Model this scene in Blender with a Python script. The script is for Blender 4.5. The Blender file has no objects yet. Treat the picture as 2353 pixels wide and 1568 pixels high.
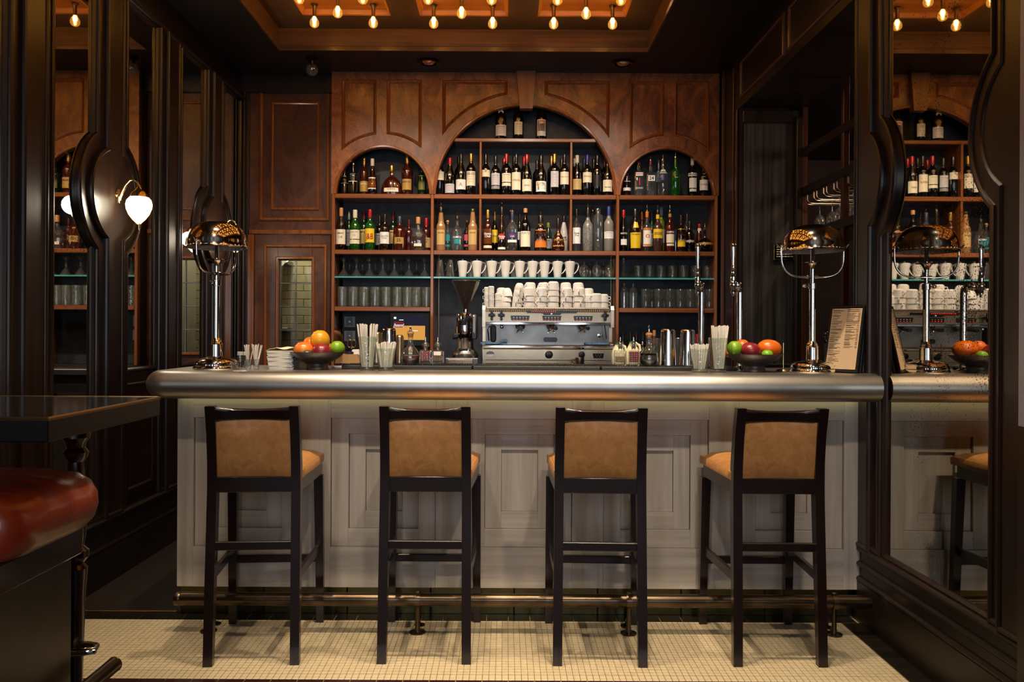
import bpy, bmesh, math, random
from mathutils import Matrix, Vector
random.seed(7)
PI = math.pi
scene = bpy.context.scene
COL = scene.collection
# ---------------------------------------------------------------- camera
F, PU, PV, H0, ROLL = 1850.0, 1160.0, 763.0, 1.34, math.radians(0.30)
cd = bpy.data.cameras.new('camera'); cam = bpy.data.objects.new('camera', cd); COL.objects.link(cam)
cd.sensor_width = 36; cd.lens = 36 * F / 2353
cd.shift_x = (1176.5 - PU) / 2353; cd.shift_y = -(784 - PV) / 2353
cd.clip_start = .05
cam.matrix_world = Matrix.Translation((0, 0, H0)) @ Matrix.Rotation(PI / 2, 4, 'X') @ Matrix.Rotation(ROLL, 4, 'Z')
scene.camera = cam
# ---------------------------------------------------------------- view, world
vs = scene.view_settings
vs.view_transform = 'Standard'; vs.look = 'None'; vs.gamma = 1; vs.use_curve_mapping = False
vs.exposure = 0.0
scene.cycles.transparent_max_bounces = 24
scene.cycles.max_bounces = 10
scene.cycles.sample_clamp_indirect = 4.0
scene.cycles.caustics_reflective = False; scene.cycles.caustics_refractive = False
w = bpy.data.worlds.new('world'); scene.world = w; w.use_nodes = True
w.node_tree.nodes['Background'].inputs[0].default_value = (1, .8, .6, 1)
w.node_tree.nodes['Background'].inputs[1].default_value = .012
# ---------------------------------------------------------------- large lights
BULB_W, SPOT_W, WIN_W = 5.2, 200, 48
def light(kind, name, loc, energy, color, rot=(0, 0, 0), parent=None, **kw):
    d = bpy.data.lights.new(name, kind); d.energy = energy; d.color = color
    for k, v in kw.items(): setattr(d, k, v)
    o = bpy.data.objects.new(name, d); COL.objects.link(o); o.location = loc; o.rotation_euler = rot
    if parent: o.parent = parent
    return o
# daylight through the street windows behind the photographer (window panes are built below)
WINS = [(-1.30, .34), (.05, .36), (1.15, .30)]
for i, (x, wd) in enumerate(WINS):
    light('AREA', 'window_daylight', (x, -2.32, 1.85), WIN_W * wd, (.82, .90, 1.0), (math.radians(90), 0, 0), shape='RECTANGLE', size=wd, size_y=1.9)
# ceiling spots over the stools
for x, e in ((-1.15, .75), (-.35, .9), (.40, 1.0), (.94, .8)):
    light('SPOT', 'unseen_spot', (x, 2.95, 3.50), SPOT_W * e, (1, .80, .56), (math.radians(3), 0, 0), spot_size=math.radians(62), spot_blend=.6, shadow_soft_size=.035)
# unseen spots, added to brighten the shelves and the back counter
for x, y, e in ((-1.2, 4.9, .5), (.25, 4.9, .75), (-.5, 4.9, .7), (.9, 4.9, .5)):
    light('SPOT', 'unseen_spot', (x, y, 3.50), SPOT_W * e * .72, (1, .86, .70), (math.radians(28), 0, 0), spot_size=math.radians(88), spot_blend=.8, shadow_soft_size=.04)

for x, e in ((-1.0, .50), (.05, .55), (.92, .78)):     # row of spots nearer the room, washing the stool backs and panels
    light('SPOT', 'unseen_spot', (x, 1.35, 3.50), SPOT_W * e, (1, .82, .60), (math.radians(38), math.radians(7 if x > .5 else 0), 0), spot_size=math.radians(52), spot_blend=.7, shadow_soft_size=.06)
for x, e in ((-.95, .16), (.15, .22), (1.0, .14)):      # unseen row added to light the bottle labels
    light('SPOT', 'unseen_spot', (x, 3.24, 3.50), SPOT_W * e, (1, .88, .72), (math.radians(66), 0, math.radians(-2)), spot_size=math.radians(40), spot_blend=.8, shadow_soft_size=.05)

def W(u, v, Y):
    c, s = math.cos(ROLL), math.sin(ROLL)
    du, dv = u - PU, v - PV
    return ((du * c + dv * s) / F * Y, H0 - (-du * s + dv * c) / F * Y)
def WX(u, Y, v=763): return W(u, v, Y)[0]
def WZ(v, Y, u=1160): return W(u, v, Y)[1]
# ---------------------------------------------------------------- materials
def lin(c): c /= 255.0; return c / 12.92 if c <= .04045 else ((c + .055) / 1.055) ** 2.4
def H(h): return (lin(int(h[0:2], 16)), lin(int(h[2:4], 16)), lin(int(h[4:6], 16)), 1)
MATS = {}
def newmat(name):
    m = bpy.data.materials.new(name); m.use_nodes = True; MATS[name] = m
    return m, m.node_tree.nodes, m.node_tree.links, m.node_tree.nodes['Principled BSDF']
def N(ns, t, **kw):
    n = ns.new(t)
    for k, v in kw.items():
        if k.startswith('i_'): n.inputs[k[2:].replace('_', ' ')].default_value = v
        else: setattr(n, k, v)
    return n
def mat(name, col, rough=.5, metal=0, coat=0, trans=0, emis=None, es=0, noise=None, bump=0, bscale=60, spec=.5, stretch=(1, 1, 1), alpha=1, sheen=0):
    m, ns, lk, p = newmat(name)
    c = H(col) if isinstance(col, str) else col
    p.inputs['Base Color'].default_value = c
    p.inputs['Roughness'].default_value = rough; p.inputs['Metallic'].default_value = metal
    p.inputs['Coat Weight'].default_value = coat; p.inputs['Transmission Weight'].default_value = trans
    p.inputs['Specular IOR Level'].default_value = spec
    if coat: p.inputs['Coat Roughness'].default_value = .12
    if emis: p.inputs['Emission Color'].default_value = H(emis); p.inputs['Emission Strength'].default_value = es
    if noise or bump:
        tc = N(ns, 'ShaderNodeTexCoord'); mp = N(ns, 'ShaderNodeMapping'); mp.inputs['Scale'].default_value = stretch
        lk.new(tc.outputs['Object'], mp.inputs[0])
    if noise:
        c2, sc = noise[0], noise[1]
        nz = N(ns, 'ShaderNodeTexNoise', i_Scale=sc, i_Detail=6, i_Roughness=.6, i_Distortion=noise[2] if len(noise) > 2 else .3)
        rp = N(ns, 'ShaderNodeValToRGB'); rp.color_ramp.elements[0].position = .33; rp.color_ramp.elements[1].position = .68
        rp.color_ramp.elements[0].color = c; rp.color_ramp.elements[1].color = H(c2)
        lk.new(mp.outputs[0], nz.inputs['Vector']); lk.new(nz.outputs[0], rp.inputs[0]); lk.new(rp.outputs[0], p.inputs['Base Color'])
    if bump:
        nb = N(ns, 'ShaderNodeTexNoise', i_Scale=bscale, i_Detail=4)
        b = N(ns, 'ShaderNodeBump', i_Strength=bump, i_Distance=.004)
        lk.new(mp.outputs[0], nb.inputs['Vector']); lk.new(nb.outputs[0], b.inputs['Height']); lk.new(b.outputs[0], p.inputs['Normal'])
    return m
def burl(name, c1, c2, c3, rough=.33, sc=5):
    m, ns, lk, p = newmat(name)
    tc = N(ns, 'ShaderNodeTexCoord')
    mp = N(ns, 'ShaderNodeMapping'); mp.inputs['Scale'].default_value = (1, 1, .7); lk.new(tc.outputs['Object'], mp.inputs[0])
    n1 = N(ns, 'ShaderNodeTexNoise', i_Scale=sc, i_Detail=8, i_Roughness=.62, i_Distortion=1.6)
    n2 = N(ns, 'ShaderNodeTexNoise', i_Scale=sc * 9, i_Detail=5, i_Roughness=.6, i_Distortion=2.5)
    lk.new(mp.outputs[0], n1.inputs['Vector']); lk.new(mp.outputs[0], n2.inputs['Vector'])
    mx = N(ns, 'ShaderNodeMix'); mx.inputs[0].default_value = .3; lk.new(n1.outputs[0], mx.inputs[2]); lk.new(n2.outputs[0], mx.inputs[3])
    rp = N(ns, 'ShaderNodeValToRGB'); e = rp.color_ramp.elements
    e[0].position = .36; e[0].color = H(c1); e[1].position = .66; e[1].color = H(c3); k = e.new(.5); k.color = H(c2)
    lk.new(mx.outputs[0], rp.inputs[0]); lk.new(rp.outputs[0], p.inputs['Base Color'])
    p.inputs['Roughness'].default_value = rough; p.inputs['Coat Weight'].default_value = .25; p.inputs['Coat Roughness'].default_value = .2
    b = N(ns, 'ShaderNodeBump', i_Strength=.06, i_Distance=.003); lk.new(n2.outputs[0], b.inputs['Height']); lk.new(b.outputs[0], p.inputs['Normal'])
    return m
def grain(name, c1, c2, rough=.35, axis=2, sc=30, bump=.15, coat=.2, ratio=.03):
    m, ns, lk, p = newmat(name)
    tc = N(ns, 'ShaderNodeTexCoord'); mp = N(ns, 'ShaderNodeMapping')
    s = [1, 1, 1]; s[axis] = ratio; mp.inputs['Scale'].default_value = s
    lk.new(tc.outputs['Object'], mp.inputs[0])
    n1 = N(ns, 'ShaderNodeTexNoise', i_Scale=sc, i_Detail=7, i_Roughness=.65, i_Distortion=.4); lk.new(mp.outputs[0], n1.inputs['Vector'])
    rp = N(ns, 'ShaderNodeValToRGB'); e = rp.color_ramp.elements; e[0].position = .35; e[0].color = H(c1); e[1].position = .68; e[1].color = H(c2)
    lk.new(n1.outputs[0], rp.inputs[0]); lk.new(rp.outputs[0], p.inputs['Base Color'])
    p.inputs['Roughness'].default_value = rough; p.inputs['Coat Weight'].default_value = coat; p.inputs['Coat Roughness'].default_value = .25
    b = N(ns, 'ShaderNodeBump', i_Strength=bump, i_Distance=.002); lk.new(n1.outputs[0], b.inputs['Height']); lk.new(b.outputs[0], p.inputs['Normal'])
    return m
def glass(name, tint='f4fbf8', rough=.02, ior=1.5, bump=0, bscale=120, boost=1.3, base=.015, voro=False, milk=0):
    m, ns, lk, p = newmat(name); ns.remove(p); out = ns['Material Output']
    tr = N(ns, 'ShaderNodeBsdfTransparent'); tr.inputs[0].default_value = H(tint)
    gl = N(ns, 'ShaderNodeBsdfGlossy', i_Roughness=rough)
    fr = N(ns, 'ShaderNodeFresnel'); gm = N(ns, 'ShaderNodeNewGeometry'); io = N(ns, 'ShaderNodeMapRange'); io.inputs[3].default_value = ior; io.inputs[4].default_value = 1 / ior
    lk.new(gm.outputs['Backfacing'], io.inputs[0]); lk.new(io.outputs[0], fr.inputs['IOR'])
    mu = N(ns, 'ShaderNodeMath', operation='MULTIPLY_ADD', use_clamp=True); mu.inputs[1].default_value = boost; mu.inputs[2].default_value = base
    lk.new(fr.outputs[0], mu.inputs[0])
    mx = N(ns, 'ShaderNodeMixShader'); lk.new(mu.outputs[0], mx.inputs[0]); lk.new(tr.outputs[0], mx.inputs[1]); lk.new(gl.outputs[0], mx.inputs[2])
    if bump:
        tc = N(ns, 'ShaderNodeTexCoord')
        if voro: nb = N(ns, 'ShaderNodeTexVoronoi', i_Scale=bscale)
        else: nb = N(ns, 'ShaderNodeTexNoise', i_Scale=bscale, i_Detail=2)
        lk.new(tc.outputs['Object'], nb.inputs['Vector'])
        b = N(ns, 'ShaderNodeBump', i_Strength=bump, i_Distance=.004); lk.new(nb.outputs[0], b.inputs['Height'])
        lk.new(b.outputs[0], gl.inputs['Normal']); lk.new(b.outputs[0], fr.inputs['Normal'])
    if milk:
        df = N(ns, 'ShaderNodeBsdfDiffuse'); df.inputs[0].default_value = (.85, .85, .8, 1); tl = N(ns, 'ShaderNodeBsdfTranslucent'); tl.inputs[0].default_value = (.85, .85, .8, 1)
        m1 = N(ns, 'ShaderNodeMixShader'); m1.inputs[0].default_value = .5; lk.new(df.outputs[0], m1.inputs[1]); lk.new(tl.outputs[0], m1.inputs[2])
        m2 = N(ns, 'ShaderNodeMixShader'); m2.inputs[0].default_value = milk; lk.new(mx.outputs[0], m2.inputs[1]); lk.new(m1.outputs[0], m2.inputs[2]); lk.new(m2.outputs[0], out.inputs[0])
    else: lk.new(mx.outputs[0], out.inputs[0])
    return m
def mirror(name, spot=.62):
    m, ns, lk, p = newmat(name)
    tc = N(ns, 'ShaderNodeTexCoord')
    n1 = N(ns, 'ShaderNodeTexNoise', i_Scale=150, i_Detail=3); n2 = N(ns, 'ShaderNodeTexNoise', i_Scale=2.2, i_Detail=2)
    sp = N(ns, 'ShaderNodeMapping')
    lk.new(tc.outputs['Object'], n1.inputs['Vector']); lk.new(tc.outputs['Object'], n2.inputs['Vector'])
    ad = N(ns, 'ShaderNodeMath', operation='MULTIPLY_ADD'); ad.inputs[1].default_value = .42; lk.new(n2.outputs[0], ad.inputs[0]); lk.new(n1.outputs[0], ad.inputs[2])
    rp = N(ns, 'ShaderNodeValToRGB'); e = rp.color_ramp.elements; e[0].position = spot + .2; e[0].color = (0, 0, 0, 1); e[1].position = spot + .25; e[1].color = (1, 1, 1, 1)
    lk.new(ad.outputs[0], rp.inputs[0])
    p.inputs['Base Color'].default_value = (.66, .62, .54, 1); p.inputs['Metallic'].default_value = 1; p.inputs['Roughness'].default_value = .015
    d = N(ns, 'ShaderNodeBsdfDiffuse'); d.inputs[0].default_value = H('2c2620')
    mx = N(ns, 'ShaderNodeMixShader'); lk.new(rp.outputs[0], mx.inputs[0]); lk.new(p.outputs[0], mx.inputs[1]); lk.new(d.outputs[0], mx.inputs[2])
    lk.new(mx.outputs[0], ns['Material Output'].inputs[0])
    return m
def emit(name, col, st):
    m, ns, lk, p = newmat(name); ns.remove(p)
    e = N(ns, 'ShaderNodeEmission', i_Strength=st); e.inputs[0].default_value = H(col); lk.new(e.outputs[0], ns['Material Output'].inputs[0])
    return m
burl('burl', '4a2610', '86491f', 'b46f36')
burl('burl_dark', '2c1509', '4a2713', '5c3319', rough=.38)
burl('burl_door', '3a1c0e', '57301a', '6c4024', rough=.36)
grain('trim_dark', '3c2010', '5a3119', rough=.3)
grain('trim_wood', '7a4322', 'a0602f', rough=.18, axis=2)
grain('shelf_wood', '74401f', '98582c', rough=.22, axis=0, coat=.5)
grain('keystone_wood', '7d4a26', '9c6236', axis=2, sc=18)
grain('dark_wood', '170d08', '2e1d14', rough=.34, axis=2, bump=.2, coat=.12)
grain('dark_wood_h', '0f0805', '20120b', rough=.38, axis=1, bump=.2, coat=.05)
grain('ceiling_oak', '4a3220', '7a5638', rough=.28, axis=0, sc=22)
mat('ceiling_dark', '0c0606', .45, noise=('140b0a', 4))
mat('plaster_brown', '6b4f33', .6, noise=('5b4129', 3))
grain('amber_wood', 'b4702c', 'd08c3e', rough=.4, axis=0, sc=14)
mat('back_slate', '25282f', .42, noise=('3d4048', 7, 1.2), spec=.35, bump=.35, bscale=26)
grain('white_oak', 'a89d92', 'c4b9ae', rough=.45, axis=2, sc=26, bump=.12, coat=.05, ratio=.04)
grain('white_oak_h', 'a89d92', 'c4b9ae', rough=.45, axis=0, sc=26, bump=.12, coat=.05, ratio=.04)
mat('zinc', (.50, .48, .455, 1), .38, 1, noise=('b0aaa3', 5, .5))
mat('brass_plinth', '5a5230', .3, .85, noise=('463e22', 3))
mat('pipe_metal', '6a5a48', .28, 1, noise=('4a3b2c', 8))
mat('chrome', (.86, .83, .80, 1), .06, 1)
mat('chrome_warm', (.78, .68, .58, 1), .09, 1)
mat('steel', (.60, .47, .32, 1), .27, 1, bump=.02, bscale=90, stretch=(.15, 1, 6))
mat('steel_dull', (.32, .30, .28, 1), .34, 1, noise=('7a7772', 5), bump=.06)
mat('brass', (.80, .55, .24, 1), .18, 1)
mat('brass_dark', (.30, .20, .10, 1), .35, 1)
mat('bronze_base', (.42, .33, .25, 1), .2, 1)
mat('stool_wood', '190b08', .3, coat=.3, spec=.4, bump=.05, bscale=80)
mat('tan_leather', 'b98552', .42, noise=('a06c38', 22, 1.0), bump=.12, bscale=220, spec=.4)
mat('red_leather', 'b0431a', .34, noise=('8a2414', 3, .5), bump=.25, bscale=14, coat=.25, stretch=(1, 4, 1))
mat('tile_cream', 'cdbd9c', .3, noise=('bba988', 40), coat=.2)
mat('tile_dark', '17140f', .18, noise=('221d15', 8), coat=.3)
mat('tile_red', '2a1310', .25, coat=.3)
mat('grout', '8c7a5c', .8, noise=('6b5a40', 30))
mat('lino', '251b12', .55, noise=('1a130d', 12), bump=.1)
mat('black_rubber', '121213', .45, bump=.1, bscale=300)
mat('black_plastic', '0c0c0d', .25)
mat('black_matte', '0e0d0d', .6)
mat('dark_metal', '2a2422', .3, .9)
mat('ceramic', 'eee8df', .16, coat=.3)
mat('ceramic_shadow', 'cfc6ba', .2, coat=.2)
mat('paper', 'e8e2d8', .8)
mat('paper_cream', 'f0dfbd', .7)
mat('kraft', 'b58d60', .8)
mat('blue_cloth', '4d6f92', .9, bump=.3, bscale=60)
mat('milk', 'efe6c4', .35)
mat('green_plastic', '0f7a45', .35)
mat('white_plastic', 'dfe0e2', .35)
mat('grey_paint', 'a5a1ac', .4, .1, bump=.25, bscale=160)
mat('white_paint', 'b9b3a8', .6)
mat('brick_white', 'b8ab8c', .4, noise=('a59877', 9), coat=.2)
mat('brick_joint', '6f6650', .8)
mat('cloud_glass', 'e8e0cc', .35)
glass('clear_glass'); glass('pane_glass', 'eef2ea', boost=1.1)
glass('cut_glass', 'fafcf8', bump=.5, bscale=95, boost=1.2, base=.02, voro=True, rough=.05, milk=.015)
glass('hammered_glass', 'f6f8f2', bump=.8, bscale=85, boost=2.4, base=.10, rough=.04, milk=.07)
glass('shelf_glass', 'bfe3dc', boost=1.5, base=.05)
mat('shelf_glass_edge', '4fa9a6', .15, emis=None, coat=.5)
glass('smoke_glass', 'c8bfb8', boost=1.5, base=.05, milk=.05)
glass('bulb_glass', 'ffdc9a', boost=1.4, base=.10, rough=.12)
def glow_glass(m, col, st, fac):
    ns, lk = m.node_tree.nodes, m.node_tree.links; out = ns['Material Output']; src = out.inputs[0].links[0].from_socket
    e = N(ns, 'ShaderNodeEmission', i_Strength=st); e.inputs[0].default_value = H(col)
    mx = N(ns, 'ShaderNodeMixShader'); mx.inputs[0].default_value = fac; lk.new(src, mx.inputs[1]); lk.new(e.outputs[0], mx.inputs[2]); lk.new(mx.outputs[0], out.inputs[0])
glow_glass(MATS['bulb_glass'], 'ffb050', 1.5, .28)
glass('acrylic', 'e6e4ea', boost=1.6, base=.05)
mirror('mirror_glass', .66)
emit('screen_amber', 'e8a44c', .9); emit('screen_navy', '2c2c3c', .7); emit('screen_white', 'ffffff', 1.0); emit('screen_red', '8a3230', .7)
emit('led_red', 'ff2a1a', 3.0); emit('led_white', 'cfd8ff', 2.0); emit('sconce_glow', 'fff0d0', 7.0); emit('window_glow', 'dbe8ff', 2.2)
emit('led_strip', 'e6e2a0', 2.4)
emit('filament', 'ffd080', 60.0)
# bottles
def bglass(name, col, rough=.06, trans=0): return mat(name, col, rough, coat=1, spec=.7, trans=trans)
for nm, c in (('g_black', '0a0807'), ('g_green', '0d2210'), ('g_jgreen', '0f4a12'), ('g_amber', '5a2a0a'), ('g_cognac', '3c0f07'), ('g_brown', '1f0f08'), ('g_red', '4a0a0c'), ('g_crimson', '9c1426'), ('g_honey', 'a87424'), ('g_copper', '6a3a18'), ('g_frost', '8b857c'), ('g_wood', 'a5794c'), ('g_white', 'd8d2cc'), ('g_olive', '34380f'), ('g_lime', '76801a')): bglass(nm, c)
glass('g_clear', 'f6f8f7', boost=2.2, base=.06, milk=.04)
glass('g_clearblue', 'e2eaee', boost=2.0, base=.08, milk=.08)
glass('g_cleargreen', '2c9a34', boost=1.8, base=.04)
glass('g_clearamber', 'b98a58', boost=1.8, base=.05)
for nm, c in (('cream', 'f2e5c6'), ('white', 'f5f1ea'), ('lilac', 'd0c8cc'), ('yellow', 'f0c81c'), ('orange', 'd9761f'), ('tan', 'cba768'), ('gold', 'b98f3c'), ('teal', '1e8a92'), ('red', 'b01c1c'), ('maroon', '5e1622'), ('blue', '23336e'), ('navy', '1c2340'), ('purple', '3c2a7a'), ('grey', '9a9694'), ('black', '121010'), ('green', '3c8a3a'), ('pink', 'd0525e'), ('cork', 'c78a50'), ('greyblue', '7fa0bd'), ('brown', '4e2c1c'), ('olive', '6d6a2c'), ('lime', '9bc23a')): mat('p_' + nm, c, .45, coat=.15)
mat('capsule_red', 'b3191f', .28, .2, coat=.5); mat('capsule_gold', 'c79a48', .25, .8); mat('capsule_dark', '1d1a18', .3, .2, coat=.3); mat('capsule_cream', 'd8ccb0', .35)
mat('capsule_purple', '3d2f80', .3, .3); mat('capsule_grey', '8a8d90', .3, .6); mat('capsule_maroon', '571522', .3, .2)
# fruit
def fruit(name, c1, c2, sc=3): return mat(name, c1, .32, noise=(c2, sc, .2), bump=.08, bscale=260, coat=.15)
fruit('f_grapefruit', 'e0921a', 'd9a226'); fruit('f_orange', 'e2701c', 'd8600f'); fruit('f_mango', 'de5a28', 'd98a30', 9); fruit('f_red', '8d1f2a', '6d1524', 9); fruit('f_green', '86ad22', '6c9a1c', 9); fruit('f_lime', '69a31c', '7fb52a', 9); fruit('f_kiwi', '5c4a30', '463a26', 30)
mat('bowl_bronze', '6e6056', .36, .35, noise=('52463d', 14), bump=.15, bscale=60)
# ---------------------------------------------------------------- mesh tools
class MB:
    def __init__(s): s.v = []; s.f = []; s.m = []; s.cur = 0
    def add(s, vs, fs):
        n = len(s.v); s.v.extend([tuple(p) for p in vs]); s.f.extend([tuple(i + n for i in f) for f in fs]); s.m.extend([s.cur] * len(fs)); return s
    def box(s, x0, x1, y0, y1, z0, z1):
        return s.add([(x0, y0, z0), (x1, y0, z0), (x1, y1, z0), (x0, y1, z0), (x0, y0, z1), (x1, y0, z1), (x1, y1, z1), (x0, y1, z1)],
                     [(0, 3, 2, 1), (4, 5, 6, 7), (0, 1, 5, 4), (1, 2, 6, 5), (2, 3, 7, 6), (3, 0, 4, 7)])
    def cbox(s, x0, x1, y0, y1, z0, z1, c=.004):
        X, Y, Z = (x0, x1), (y0, y1), (z0, z1); ix = {}; vs = []
        for a in (0, 1):
            for b in (0, 1):
                for d in (0, 1):
                    p = (X[a], Y[b], Z[d]); q = (p[0] + (c if a == 0 else -c), p[1] + (c if b == 0 else -c), p[2] + (c if d == 0 else -c))
                    for k, pt in enumerate(((p[0], q[1], q[2]), (q[0], p[1], q[2]), (q[0], q[1], p[2]))):
                        ix[a, b, d, k] = len(vs); vs.append(pt)
        fs = []
        for k in range(3):
            for t in (0, 1):
                o = [(0, 0), (0, 1), (1, 1), (1, 0)]; q = []
                for i, j in o:
                    key = [i, j]; key.insert(k, t); q.append(ix[tuple(key) + (k,)])
                fs.append(tuple(q))
        for k in range(3):
            a, b = [i for i in range(3) if i != k]
            for i in (0, 1):
                for j in (0, 1):
                    def key(t): z = [0, 0, 0]; z[a] = i; z[b] = j; z[k] = t; return tuple(z)
                    fs.append((ix[key(0) + (a,)], ix[key(1) + (a,)], ix[key(1) + (b,)], ix[key(0) + (b,)]))
        for a in (0, 1):
            for b in (0, 1):
                for d in (0, 1): fs.append((ix[a, b, d, 0], ix[a, b, d, 1], ix[a, b, d, 2]))
        return s.add(vs, fs)
    def lathe(s, prof, n=20, c=(0, 0, 0), axis='Z', sx=1, sy=1):
        vs, fs, rings = [], [], []
        for r, z in prof:
            if r < 1e-6: rings.append([len(vs)]); vs.append((0, 0, z))
            else:
                rings.append(list(range(len(vs), len(vs) + n)))
                vs += [(r * sx * math.cos(2 * PI * i / n), r * sy * math.sin(2 * PI * i / n), z) for i in range(n)]
        for A, B in zip(rings, rings[1:]):
            if len(A) == 1 and len(B) == 1: continue
            for i in range(n):
                j = (i + 1) % n
                if len(A) == 1: fs.append((A[0], B[i], B[j]))
                elif len(B) == 1: fs.append((A[i], A[j], B[0]))
                else: fs.append((A[i], A[j], B[j], B[i]))
        if axis == 'Y': vs = [(x, z, y) for x, y, z in vs]
        if axis == 'X': vs = [(z, x, y) for x, y, z in vs]
        return s.add([(x + c[0], y + c[1], z + c[2]) for x, y, z in vs], fs)
    def tube(s, pts, r, n=10, cap=True):
        P = [Vector(p) for p in pts]; vs, fs = [], []
        rr = r if isinstance(r, (list, tuple)) else [r] * len(P)
        up = None
        for i, p in enumerate(P):
            t = ((P[min(i + 1, len(P) - 1)] - P[max(i - 1, 0)])).normalized()
            if up is None:
                up = Vector((0, 0, 1)) if abs(t.z) < .9 else Vector((1, 0, 0))
            a = (up - t * up.dot(t)).normalized(); b = t.cross(a); up = a
            vs += [p + (a * math.cos(2 * PI * k / n) + b * math.sin(2 * PI * k / n)) * rr[i] for k in range(n)]
        for i in range(len(P) - 1):
            for k in range(n):
                j = (k + 1) % n; fs.append((i * n + k, i * n + j, (i + 1) * n + j, (i + 1) * n + k))
        if cap: fs.append(tuple(range(n))); fs.append(tuple(range((len(P) - 1) * n, len(P) * n)))
        return s.add(vs, fs)
    def sweep(s, pts, closed, prof, to3, capends=True):
        """planar path pts (a,b); prof list of (offset to the left normal, height); to3(a,b,h)"""
        n = len(pts); vs, fs = [], []; k = len(prof)
        for i, p in enumerate(pts):
            q0 = pts[(i - 1) % n] if (closed or i > 0) else None; q1 = pts[(i + 1) % n] if (closed or i < n - 1) else None
            def nrm(a, b): dx, dy = b[0] - a[0], b[1] - a[1]; l = math.hypot(dx, dy) or 1; return (-dy / l, dx / l)
            n0 = nrm(q0, p) if q0 else nrm(p, q1); n1 = nrm(p, q1) if q1 else n0
            mx, my = n0[0] + n1[0], n0[1] + n1[1]; l = math.hypot(mx, my) or 1; mx /= l; my /= l
            d = max(.35, mx * n0[0] + my * n0[1])
            for o, h in prof: vs.append(to3(p[0] + mx * o / d, p[1] + my * o / d, h))
        m = n if closed else n - 1
        for i in range(m):
            a, b = i * k, ((i + 1) % n) * k
            for j in range(k - 1): fs.append((a + j, a + j + 1, b + j + 1, b + j))
        if not closed and capends: fs.append(tuple(range(k))); fs.append(tuple(range((n - 1) * k, n * k)))
        return s.add(vs, fs)
    def band(s, x0, x1, zlo, zhi, y0, y1, n=1):
        """upright plate between x0 and x1 with curved lower and upper edges"""
        zl = zlo if callable(zlo) else (lambda x: zlo); zh = zhi if callable(zhi) else (lambda x: zhi)
        vs, fs = [], []
        for i in range(n + 1):
            x = x0 + (x1 - x0) * i / n
            vs += [(x, y0, zl(x)), (x, y0, zh(x)), (x, y1, zh(x)), (x, y1, zl(x))]
        for i in range(n):
            a = 4 * i; b = a + 4
            for j in range(4): fs.append((a + j, a + (j + 1) % 4, b + (j + 1) % 4, b + j))
        fs.append((0, 1, 2, 3)); fs.append((4 * n, 4 * n + 1, 4 * n + 2, 4 * n + 3))
        return s.add(vs, fs)
    def prism(s, poly, y0, y1, to3=lambda a, b, h: (a, h, b)):
        n = len(poly); vs = [to3(a, b, y0) for a, b in poly] + [to3(a, b, y1) for a, b in poly]
        fs = [tuple(range(n)), tuple(range(n, 2 * n))] + [(i, (i + 1) % n, n + (i + 1) % n, n + i) for i in range(n)]
        return s.add(vs, fs)
    def sphere(s, c, r, n=16, m=10, sx=1, sy=1, sz=1):
        return s.lathe([(r * math.sin(PI * i / m), -r * sz * math.cos(PI * i / m)) for i in range(m + 1)], n, c, sx=sx, sy=sy)
    def move(s, M, start=0):
        s.v[start:] = [tuple(M @ Vector(p)) for p in s.v[start:]]; return s
    def mesh(s, name, mats, smooth=True, ang=38, recalc=True):
        me = bpy.data.meshes.new(name); me.from_pydata(s.v, [], s.f)
        for m in (mats if isinstance(mats, (list, tuple)) else [mats]): me.materials.append(MATS[m] if isinstance(m, str) else m)
        me.polygons.foreach_set('material_index', s.m)
        if recalc:
            b = bmesh.new(); b.from_mesh(me); bmesh.ops.recalc_face_normals(b, faces=b.faces); b.to_mesh(me); b.free()
        if smooth:
            me.polygons.foreach_set('use_smooth', [True] * len(me.polygons))
            me.set_sharp_from_angle(angle=math.radians(ang))
        me.update(); return me
    def build(s, name, mats, parent=None, loc=(0, 0, 0), rot=(0, 0, 0), **kw):
        return link(name, s.mesh(name, mats, **kw), parent, loc, rot)
def link(name, me, parent=None, loc=(0, 0, 0), rot=(0, 0, 0)):
    o = bpy.data.objects.new(name, me); COL.objects.link(o); o.location = loc; o.rotation_euler = rot
    if parent: o.parent = parent
    return o
def tag(o, label=None, cat=None, group=None, kind=None):
    if label: o['label'] = label
    if cat: o['category'] = cat
    if group: o['group'] = group
    if kind: o['kind'] = kind
    return o
def thing(name, label, cat, loc=(0, 0, 0), rz=0, group=None):
    o = bpy.data.objects.new(name, None); COL.objects.link(o); o.empty_display_size = .05
    o.location = loc; o.rotation_euler = (0, 0, rz)
    return tag(o, label, cat, group)
def struct(name, mb, m, **kw):
    o = mb.build(name, m, **kw); o['kind'] = 'structure'; return o
def dup(root, loc, rz=None, label=None, group=None):
    def cp(o, par):
        c = o.copy(); COL.objects.link(c); c.parent = par
        for ch in list(o.children): cp(ch, c)
        return c
    r = cp(root, None); r.location = loc
    if rz is not None: r.rotation_euler = (0, 0, rz)
    if label: r['label'] = label
    if group: r['group'] = group
    return r
HR = lambda r, h=None: [(-r, 0), (-.8 * r, .6 * (h or r)), (-.3 * r, .95 * (h or r)), (.3 * r, .95 * (h or r)), (.8 * r, .6 * (h or r)), (r, 0)]
_tc = {}
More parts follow.
